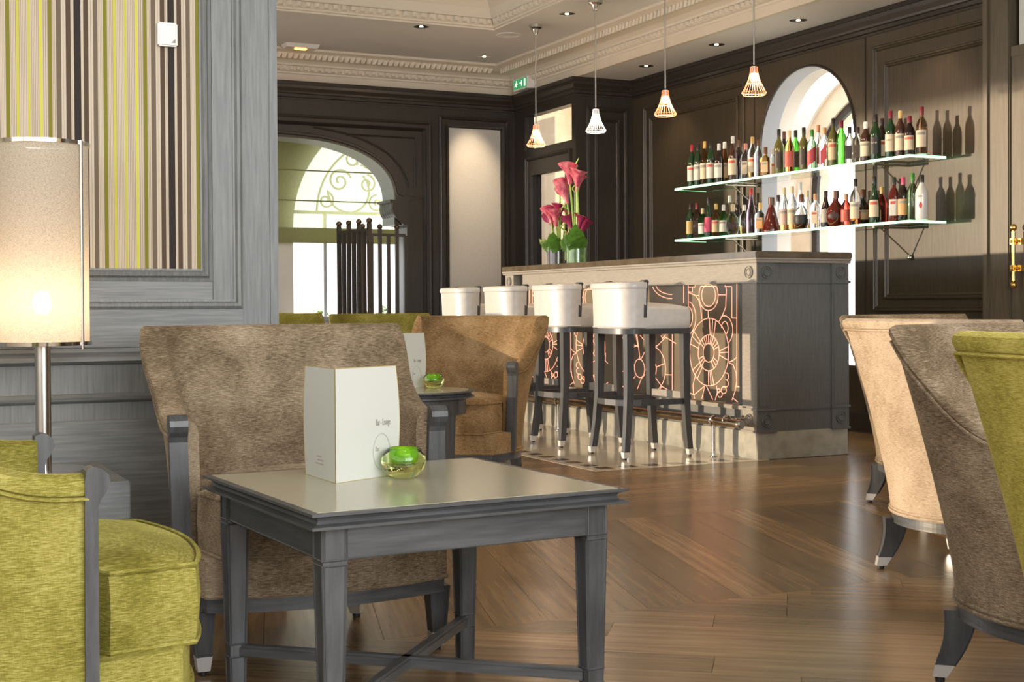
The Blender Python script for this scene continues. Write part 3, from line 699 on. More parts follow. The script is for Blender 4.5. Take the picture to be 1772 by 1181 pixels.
def rear_leg(sx):
    b = MB(); x0, y0 = sx*.20, .13
    dx, dy = sx*.55, .83
    secs = []
    for k in range(7):
        t = k/6; z = .17-.13*t; o = .035*t**2.0-.012; h = .036*(1-t)+.021*t; wd = .026*(1-t)+.017*t
        c = (x0+dx*o, y0+dy*o)
        px, py = -dy, dx
        secs.append([(c[0]+dx*h*u+px*wd*v, c[1]+dy*h*u+py*wd*v, z) for u, v in ((-1, -1), (1, -1), (1, 1), (-1, 1))])
    vs = [v for s_ in secs for v in s_]; fs = [(0, 1, 2, 3), (24, 27, 26, 25)]
    for i in range(6):
        for q in range(4): fs.append((i*4+q, i*4+4+q, i*4+4+(q+1) % 4, i*4+(q+1) % 4))
    b.add(vs, fs)
    for e in range(4):
        b.tube([Vector(secs[i][e])*.985+Vector((x0, y0, .1))*.015 for i in range(7)], .0026, 4)
    o = .035-.012
    return b, (x0+dx*o, y0+dy*o, dx, dy)
def make_chair(label, group, up='taupe', loc=(0, 0, 0), rz=0, cat='armchair', light=None):
    t = thing('armchair', label, cat, loc, rz, group)
    shell().build('backrest', up, t)
    out = [(p.x+nn.x*.002, p.y+nn.y*.002) for p, nn in PLAN]
    # piping along base, along the wing edge, seam under the top roll
    b = MB(); b.tube(offset_path(.003, .195), .0055, 6); b.tube(offset_path(.003, .206), .004, 6)
    b.build('piping', light or up, t)
    b = MB(); b.tube(offset_path(.009, 0, fn=lambda s_: top_h(s_)-.038), .0035, 5); b.build('top_welt', up, t)
    # base upholstery with a bowed front
    fr = front_curve(.300, -.335, .060)
    body = [(p.x*.985, p.y) for p, nn in PLAN][::-1]
    poly = fr+body
    bs_ = MB(); n = len(poly)
    bs_.prism([(x, y) for x, y in poly], .192, .285); 
    bs_.build('seat_base', up, t)
    b = MB(); b.tube([(x, y-.002, .197) for x, y in fr], .006, 6); b.build('base_welt', up, t)
    # wooden rail under the upholstery
    rl = MB(); pr = front_curve(.295, -.330, .058)+[(p.x*.99, p.y*.99) for p, nn in PLAN][::-1]
    rl.prism(pr, .157, .192); rl.build('seat_rail', 'table_wood_h', t)
    # loose seat cushion, T shaped, domed
    cf = front_curve(.268, -.365, .045, 18)
    ins = [lvl(i, .40, -.066)[:2] for i in range(len(PLAN))]
    cush = cf+[(.292, -.215), (.268, -.200)]+ins[::-1][4:-4]+[(-.268, -.200), (-.292, -.215)]
    cu = slab(cush, .286, .425, .032, .010).build('seat_cushion', up, t)
    w_ = MB()
    for zz in (.424, .289): w_.tube([(x*1.002, y*1.002, zz) for x, y in cush], .0045, 5, closed=True)
    w_.build('cushion_piping', up, cu)
    # arm posts with scrolled tops
    for sx in (-1, 1):
        sd = [(-.012, .20), (-.011, .545), (-.015, .558), (-.024, .570), (-.030, .584), (-.028, .598), (-.018, .608), (-.004, .612), (.008, .606), (.010, .590), (.010, .20)]
        p = MB(); x0 = .28; 
        vs = []
        for xx in (.300, .344):
            for y, z in sd: vs.append((sx*(xx+.018*max(0, (z-.2)/.62)), y-.178, z))
        k = len(sd); fs = [tuple(range(k)), tuple(range(k, 2*k))[::-1]]+[(i, (i+1) % k, (i+1) % k+k, i+k) for i in range(k)]
        p.add(vs, fs); po = p.build('arm_post', 'table_wood', t)
    for sx in (-1, 1):
        b, (x, y, h) = leg_front(sx); lg = b.build('leg', 'table_wood', t)
        c = MB(); c.add([(x-h-.001, y-h-.001, .047), (x+h+.001, y-h-.001, .047), (x+h+.001, y+h+.001, .047), (x-h-.001, y+h+.001, .047)]+[(x-h*.8, y-h*.8, .012), (x+h*.8, y-h*.8, .012), (x+h*.8, y+h*.8, .012), (x-h*.8, y+h*.8, .012)],
              [(0, 1, 2, 3), (7, 6, 5, 4), (0, 4, 5, 1), (1, 5, 6, 2), (2, 6, 7, 3), (3, 7, 4, 0)]); c.build('metal_cap', 'cap_metal', lg)
        MB().cyl((x, y, .012), (x, y, .001), h*.6, 10).build('glide', 'black', lg)
        b, (x, y, dx, dy) = rear_leg(sx); lg = b.build('leg', 'table_wood', t)
        c = MB(); o2 = .012; vs = []
        for z, hh, ww_, o in ((.041, .022, .018, 0), (.012, .016, .014, .012)):
            cx, cy2 = x+dx*o, y+dy*o
            vs += [(cx+dx*hh*u-dy*ww_*v, cy2+dy*hh*u+dx*ww_*v, z) for u, v in ((-1, -1), (1, -1), (1, 1), (-1, 1))]
        c.add(vs, [(0, 1, 2, 3), (7, 6, 5, 4), (0, 4, 5, 1), (1, 5, 6, 2), (2, 6, 7, 3), (3, 7, 4, 0)]); c.build('metal_cap', 'cap_metal', lg)
        MB().cyl((x+dx*o2, y+dy*o2, .012), (x+dx*o2, y+dy*o2, .001), .011, 10).build('glide', 'black', lg)
    return t
def recolor(root, mp):
    for o in [root]+list(root.children_recursive):
        if o.type == 'MESH' and o.data.materials[0].name in mp:
            o.data = o.data.copy(); o.data.materials[0] = M[mp[o.data.materials[0].name]]
G = 'lounge armchairs'
ch1 = make_chair('taupe velvet armchair behind the square table, under the striped wall panel', G, loc=(1.052, 3.485, 0), rz=math.radians(-2))
def place(label, loc, rz, mp=None):
    c = copy_tree(ch1); c['label'] = label; c.location = loc; c.rotation_euler = (0, 0, rz)
    if mp: 
        bpy.context.view_layer.update(); recolor(c, mp)
    return c
R_ = math.radians
place('golden brown velvet armchair behind the small round table, beside the bar stools', (2.69, 6.06, 0), R_(-50), {'taupe': 'bronze_velvet'})
place('olive green velvet armchair at the bottom left, beside the square table', (.175, 2.645, 0), R_(90), {'taupe': 'green_velvet'})
place('taupe velvet armchair at the right with its wing curving down behind the green one', (2.50, 2.28, 0), R_(10))
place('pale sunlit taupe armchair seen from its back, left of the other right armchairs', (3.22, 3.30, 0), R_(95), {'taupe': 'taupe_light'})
place('farthest taupe armchair on the right, only its top edge and one leg showing', (4.24, 4.54, 0), R_(0))
place('brightly lit green velvet armchair cut by the right edge of the photo', (1.93, 1.46, 0), R_(90), {'taupe': 'gold_velvet'})
place('green armchair far back below the arched window, only its top edge showing', (3.25, 8.55, 0), R_(0), {'taupe': 'green_velvet'})
place('green armchair farther back below the window sill, a short piece of its top showing', (2.95, 10.0, 0), R_(0), {'taupe': 'green_velvet'})
# second green arm seen beyond the bottom-left armchair
# ================================================================== SQUARE TABLE
tb = thing('lounge_table', 'square dark grey wooden lounge table with a beige glass top', 'table', (1.085, 2.765, 0), R_(3.2))
hw = .346
pr = [(0, .49), (0, .484), (-.004, .482), (.010, .479), (.016, .474), (.013, .468), (.002, .465), (0, .463), (0, .459), (.05, .459), (.05, .49)]
# profile as offsets inward (left of a counter-clockwise path)
pr = [(.0, .490), (.0, .4845), (.004, .484), (.014, .481), (.0175, .475), (.014, .469), (.002, .4655), (0, .465), (0, .4595), (.04, .4595), (.04, .4885), (.04, .490)]
sq = [(-hw, -hw), (hw, -hw), (hw, hw), (-hw, hw)]
b = MB(); b.sweep(sq, pr+[pr[0]], True); b.build('top_moulding', 'table_wood_h', tb)
MB().box((-hw+.016, -hw+.016, .478), (hw-.016, hw-.016, .4908)).build('glass_top', 'table_glass', tb)
ap = hw-.035
for k in range(4):
    mm = Matrix.Rotation(k*PI/2, 4, 'Z')
    b = MB(); b.box((-ap+.03, -ap, .395), (ap-.03, -ap+.02, .460), mm); b.add(*(lambda q: (q.v, q.f))(MB().tube([(-ap+.03, -ap, .397), (ap-.03, -ap, .397)], .0022, 5)), False, mm)
    b.build('apron', 'table_wood_h', tb)
    t_, b_ = .0245, .0165
    c = (-ap+t_-.003, -ap+t_-.003)
    lg = MB()
    def qd(z, h): return [(c[0]-h, c[1]-h, z), (c[0]+h, c[1]-h, z), (c[0]+h, c[1]+h, z), (c[0]-h, c[1]+h, z)]
    lg.add(qd(.460, t_)+qd(.395, t_)+qd(.0, b_), [(0, 1, 2, 3), (11, 10, 9, 8)]+[(i, i+4, (i+1) % 4+4, (i+1) % 4) for i in range(4)]+[(i+4, i+8, (i+1) % 4+8, (i+1) % 4+4) for i in range(4)], False, mm)
    def bead(p, q, r=.0022): lg.add(*(lambda w: (w.v, w.f))(MB().tube([p, q], r, 5)), True, mm)
    for a in (-1, 1):
        for z0, z1 in ((.460, .395), (.385, .115), (.085, .004)):
            def hh(z): return t_ if z >= .395 else b_+(t_-b_)*z/.395
            for fx, fy in ((0, -1), (-1, 0), (0, 1), (1, 0)):
                if fx == 0: bead((c[0]+a*(hh(z0)-.003), c[1]+fy*hh(z0), z0), (c[0]+a*(hh(z1)-.003), c[1]+fy*hh(z1), z1))
                else: bead((c[0]+fx*hh(z0), c[1]+a*(hh(z0)-.003), z0), (c[0]+fx*hh(z1), c[1]+a*(hh(z1)-.003), z1))
    for z in (.396, .386, .115, .086, .458):
        h_ = t_ if z > .39 else b_+(t_-b_)*z/.395
        for p, q in (((-1, -1), (1, -1)), ((-1, 1), (-1, -1)), ((1, -1), (1, 1)), ((1, 1), (-1, 1))):
            bead((c[0]+p[0]*h_, c[1]+p[1]*h_, z), (c[0]+q[0]*h_, c[1]+q[1]*h_, z), .0025)
    lg.build('leg', 'table_wood', tb)
for k in (0, 1):
    mm = Matrix.Rotation(PI/4+k*PI/2, 4, 'Z'); r = (ap-t_)*1.414-.012
    b = MB(); b.box((-r, -.013, .088), (r, .013, .106), mm); b.box((-r, -.009, .106), (r, .009, .112), mm)
    b.build('stretcher', 'table_wood_h', tb)
# ---- folded menu card
def make_menu(label, loc, rz, with_small=True):
    t = thing('menu_card', label, 'menu', loc, rz, 'menu cards')
    # two panels meeting at a fold on the origin; each panel bulges slightly at its free edge
    for nm, ang, wd in (('front_panel', R_(26), .196), ('back_panel', R_(92), .196)):
        dx, dy = math.cos(ang), math.sin(ang); b = MB(); h = .246
        nseg = 12; vs = []; fs = []
        for i in range(nseg+1):
            z = h*i/nseg; u = wd-.006+.012*math.sin(PI*i/nseg)
            for off in (0, .0018):
                ox, oy = (-dy*off, dx*off) if nm == 'front_panel' else (dy*off, -dx*off)
                vs += [(ox, oy, z), (dx*u+ox, dy*u+oy, z)]
        for i in range(nseg):
            a = i*4; c = a+4
            fs += [(a, a+1, c+1, c), (a+2, c+2, c+3, a+3), (a+1, a+3, c+3, c+1), (a, c, c+2, a+2)]
        fs += [(0, 2, 3, 1), (nseg*4, nseg*4+1, nseg*4+3, nseg*4+2)]
        b.add(vs, fs); p = b.build(nm, 'paper', t)
        e = MB(); e.tube([(dx*(wd-.006+.012*math.sin(PI*i/12)), dy*(wd-.006+.012*math.sin(PI*i/12)), h*i/12) for i in range(13)], .0009, 4); e.tube([(0, 0, h), (dx*(wd-.006), dy*(wd-.006), h)], .0009, 4); e.tube([(0, 0, 0), (dx*(wd-.006), dy*(wd-.006), 0)], .0007, 4)
        e.tube([(0, 0, 0), (0, 0, h)], .0012, 4); e.build('gilt_edge', 'paper_edge', p)
        # lettering plane: x along panel, y up, normal outwards (towards the viewer)
        if nm == 'front_panel':
            mw = Matrix(((dx, 0, dy, dy*.0006), (dy, 0, -dx, -dx*.0006), (0, 1, 0, 0), (0, 0, 0, 1)))
            text_mesh('Bar - Lounge', .021, 'lettering', 'ink', p, mw @ Matrix.Translation((.125, .115, 0)), xs=.42)
            c = MB(); cc = (.142, .0, .058)
            c.tube([mw @ Vector((.142+.027*math.cos(a), .056+.040*math.sin(a), .0002)) for a in [2*PI*i/32 for i in range(32)]], .0004, 4, closed=True)
            c.build('round_emblem', 'ink', p)
            text_mesh('Bar', .016, 'lettering', 'ink_light', p, mw @ Matrix.Translation((.122, .058, 0)), xs=.6)
        elif with_small:
            mw = Matrix(((-dx, 0, -dy, dx*0-dy*.0006), (-dy, 0, dx, dx*.0006), (0, 1, 0, 0), (0, 0, 0, 1)))
            mw = Matrix(((-dx, 0, -dy, -dy*.0006), (-dy, 0, dx, dx*.0006), (0, 1, 0, 0), (0, 0, 0, 1)))
            b2 = MB()
            for i, (a, c) in enumerate([(-.115, -.085), (-.112, -.073), (-.125, -.070)]):
                q = [mw @ Vector((a, .050-i*.008, .0003)), mw @ Vector((c, .050-i*.008, .0003)), mw @ Vector((c, .0475-i*.008, .0003)), mw @ Vector((a, .0475-i*.008, .0003))]
                b2.add(q, [(0, 1, 2, 3)])
            b2.build('small_print', 'ink_light', p)
    return t
make_menu('white folded menu card standing on the square table', (.938, 2.80, .4910), R_(0))
# ---- votive glasses
def make_votive(label, loc, sc=1.0):
    t = thing('votive_glass', label, 'candle holder', loc, 0, 'green glass votives')
    s = sc
    o = [(0, .0), (.022, .0), (.034, .006), (.046, .020), (.0505, .036), (.048, .052), (.040, .064), (.034, .068), (.031, .067), (.034, .060), (.036, .050), (.034, .036), (.026, .030), (0, .029)]
    MB().lathe([(r*s, z*s) for r, z in o], 40).build('outer_glass', 'pale_green_glass', t)
    i_ = [(.0, .0305), (.018, .0312), (.029, .0345), (.0345, .042), (.0355, .050), (.0340, .0585), (.0312, .0675), (.0292, .0680), (.0305, .060), (.0315, .050), (.029, .042), (.022, .037), (.012, .0352), (0, .0348)]
    MB().lathe([(r*s, z*s) for r, z in i_], 40).build('inner_bowl', 'green_glass', t)
    MB().lathe([(0, .036*s), (.016*s, .036*s), (.017*s, .046*s), (.0155*s, .046*s), (0, .045*s)], 20).build('tealight', 'cap_metal', t)
    return t
make_votive('lime green glass votive on the square table beside the menu card', (1.104, 2.825, .4911), .98)
# ================================================================== ROUND TABLE behind
rt = thing('round_table', 'small round grey side table in front of the golden brown armchair', 'table', (2.235, 5.58, 0))
MB().lathe([(0, .470), (.235, .470), (.262, .472), (.262, .478), (.250, .482), (.246, .488), (.252, .494), (.265, .496), (.265, .502), (.235, .502), (0, .502)], 56).build('table_top', 'table_wood', rt)
MB().lathe([(0, .5025), (.236, .5025), (.236, .5045), (0, .5045)], 56).build('glass_top', 'table_glass', rt)
MB().lathe([(.0, .40), (.222, .40), (.224, .405), (.224, .471), (0, .471)], 56).build('apron', 'table_wood', rt)
for k in range(4):
    a = R_(20)+k*PI/2; x, y = .195*math.cos(a), .195*math.sin(a); lg = MB(); mm = Matrix.Translation((x, y, 0)) @ Matrix.Rotation(a, 4, 'Z')
    def q4(z, h): return [(-h, -h, z), (h, -h, z), (h, h, z), (-h, h, z)]
    lg.add(q4(.402, .027)+q4(0, .016), [(0, 1, 2, 3), (7, 6, 5, 4), (0, 4, 5, 1), (1, 5, 6, 2), (2, 6, 7, 3), (3, 7, 4, 0)], False, mm)
    lg.build('leg', 'table_wood', rt)
m2 = make_menu('white folded menu card standing on the small round table', (2.165, 5.66, .5046), R_(-4))
make_votive('lime green glass votive on the small round table', (2.345, 5.63, .5047), .94)
# ================================================================== LEFT SIDE: box with table lamp
bx_ = thing('low_console', 'low dark wooden console block under the table lamp, beside the wall', 'console', (0, 0, 0))
MB().bbox((-.55, 3.56, .33), (.645, 4.07, .428), .003).build('top_block', 'grey_oak_h', bx_)
MB().bbox((-.56, 3.55, .305), (.655, 4.07, .330), .003).build('ledge', 'grey_oak_h', bx_)
MB().box((-.54, 3.57, 0), (.64, 4.06, .305)).build('body', 'grey_oak_h', bx_)
lp = thing('table_lamp', 'tall table lamp with a glowing woven cylinder shade and steel stem', 'lamp', (.468, 3.83, .4285))
MB().lathe([(0, 0), (.118, 0), (.118, .006), (.112, .012), (0, .012)], 48).build('base', 'steel', lp)
MB().lathe([(.0, .012), (.0205, .012), (.0205, .345), (.0, .345)], 32).build('stem', 'steel', lp)
SR = .121; s0, s1 = .345, .880
sh = MB(); sh.lathe([(SR, s0), (SR, s1)], 64); sh.build('lamp_shade', 'lamp_fabric', lp)
for z in (s0-.002, s1-.008):
    MB().lathe([(SR+.004, z), (SR+.006, z), (SR+.006, z+.010), (SR+.004, z+.010), (SR+.004, z)], 64).build('shade_ring', 'chrome', lp)
for a in (-165, -46, 74):
    c, s_ = math.cos(R_(a)), math.sin(R_(a))
    MB().tube([((SR+.009)*c, (SR+.009)*s_, s0-.012), ((SR+.009)*c, (SR+.009)*s_, s1+.003)], .0035, 6).build('shade_rod', 'steel', lp)
b = MB()
for k in range(3):
    a = 2*PI*k/3; b.tube([(.005*math.cos(a), .005*math.sin(a), s0+.004), ((SR+.004)*math.cos(a), (SR+.004)*math.sin(a), s0+.004)], .003, 5)
b.build('spider', 'steel', lp)
MB().sph((0, 0, .455), .024, 16, (1, 1, 1.35)).build('bulb', 'bulb_warm', lp)
MB().cyl((0, 0, .345), (0, 0, .430), .012, 12).build('socket', 'white_plastic', lp)
light('lamp_light', 'POINT', (.468, 3.83, (.4285+.455)), 1.9, (1, .66, .36), shadow_soft_size=.035)
th = thing('wall_sensor', 'white square wall sensor box on the striped fabric', 'sensor', (0, 0, 0))
MB().bbox((.829, LY-.026, 1.640), (.887, LY-.0069, 1.710), .004).build('housing', 'white_plastic', th)
MB().prism([(.867, 1.650), (.880, 1.650), (.880, 1.663)], .0262, .0266, Bl).build('sensor_mark', 'ink', th)
# ================================================================== BAR
BX, BY, BE = 4.56, 6.266, 9.50
bar = thing('bar_counter', 'long dark grey oak bar with a stone top and glowing line pattern front', 'bar', (0, 0, 0))
MB().bbox((BX-.015, BY-.014, 1.130), (5.225, BE+.04, 1.168), .005).build('counter_top', 'counter_stone', bar)
MB().sweep([(BX-.004, BE+.03), (BX-.004, BY-.004), (5.215, BY-.004)], [(0, 1.103), (-.004, 1.105), (-.006, 1.116), (-.012, 1.122), (-.012, 1.130), (0, 1.13)]).build('cornice_strip', 'bar_oak_lit', bar)
MB().box((BX+.06, BY+.015, .155), (5.20, BE, 1.13)).build('carcass', 'bar_oak', bar)
MB().box((BX+.012, BY+.145, 1.006), (BX+.07, 9.225, 1.103)).build('frieze', 'bar_oak_lit', bar)
MB().box((BX+.002, BY+.10, .990), (BX+.07, 9.26, 1.006)).build('frieze_band', 'bar_oak_lit', bar)
MB().box((BX+.012, BY+.145, .155), (BX+.07, BE-.01, .272)).build('base_board', 'bar_oak', bar)
MB().bbox((BX+.0, BY+.10, .272), (BX+.07, 9.40, .296), .003).build('ledge', 'bar_oak_lit', bar)
MB().box((BX+.012, BY+.015, 0), (5.195, BE-.01, .154)).build('carcass_plinth', 'plinth_stone', bar)
pz = [BY+.008]+[BY+.6*k for k in range(1, 6)]+[BE-.02]
for a, b_ in zip(pz[:-1], pz[1:]): MB().box((BX+.004, a+.001, 0), (BX+.03, b_-.001, .153)).build('plinth_slab', 'plinth_stone', bar)
MB().box((BX+.006, BY+.004, 0), (5.20, BY+.03, .153)).build('plinth_slab', 'plinth_stone', bar)
def rosette(c, nrm, r=.036):
    ax = Matrix.Rotation(-PI/2, 4, 'Y') if nrm == 'x' else Matrix.Rotation(PI/2, 4, 'X')
    MB().lathe([(0, .003), (r*.42, .004), (r*.50, .009), (r*.60, .009), (r*.66, .003), (r*.82, .003), (r*.88, .009), (r*.97, .009), (r, 0)], 28, Matrix.Translation(c) @ ax).build('rosette', 'bar_oak_lit' if nrm == 'x' else 'bar_oak', bar)  # front rosettes take the sunlit copy, end ones the plain oak
def pilaster_front(y0, y1, mat='bar_oak'):
    b = MB(); y0 += .004 if y0 == BY else 0; b.box((BX, y0, .155), (BX+.07, y1, 1.103)); b.box((BX-.004, y0+.01, .30), (BX, y1-.012, .985)); b.box((BX-.007, y0-.006, .990), (BX+.06, y1+.006, 1.006)); b.box((BX-.007, y0-.006, .274), (BX+.06, y1+.006, .287))
    b.box((BX-.007, y0-.006, .150), (BX+.06, y1+.006, .162)); b.build('pilaster', 'bar_oak_lit', bar)
    rosette((BX-.001, (y0+y1)/2, 1.052), 'x'); rosette((BX-.001, (y0+y1)/2, .219), 'x')
pilaster_front(BY, BY+.14); pilaster_front(9.36, 9.50)
def pilaster_end(x0, x1):
    b = MB(); b.box((x0, BY, .155), (x1, BY+.07, 1.103)); b.box((x0+.012, BY-.004, .30), (x1-.012, BY, .985)); b.box((x0-.006, BY-.010, .990), (x1+.006, BY+.05, 1.006)); b.box((x0-.006, BY-.008, .274), (x1+.006, BY+.05, .287)); b.box((x0-.006, BY-.008, .150), (x1+.006, BY+.05, .162))
    b.build('pilaster', 'bar_oak', bar); rosette(((x0+x1)/2, BY-.001, 1.052), 'y'); rosette(((x0+x1)/2, BY-.001, .219), 'y')
pilaster_end(BX+.001, BX+.125); pilaster_end(5.085, 5.208)
MB().box((BX+.126, BY+.024, .155), (5.084, BY+.04, 1.103)).build('end_panel', 'bar_oak', bar)
MB().box((BX+.126, BY+.008, .990), (5.085, BY+.03, 1.006)).build('end_band', 'bar_oak', bar)
MB().box((BX+.126, BY+.008, .274), (5.085, BY+.03, .287)).build('end_band', 'bar_oak', bar)
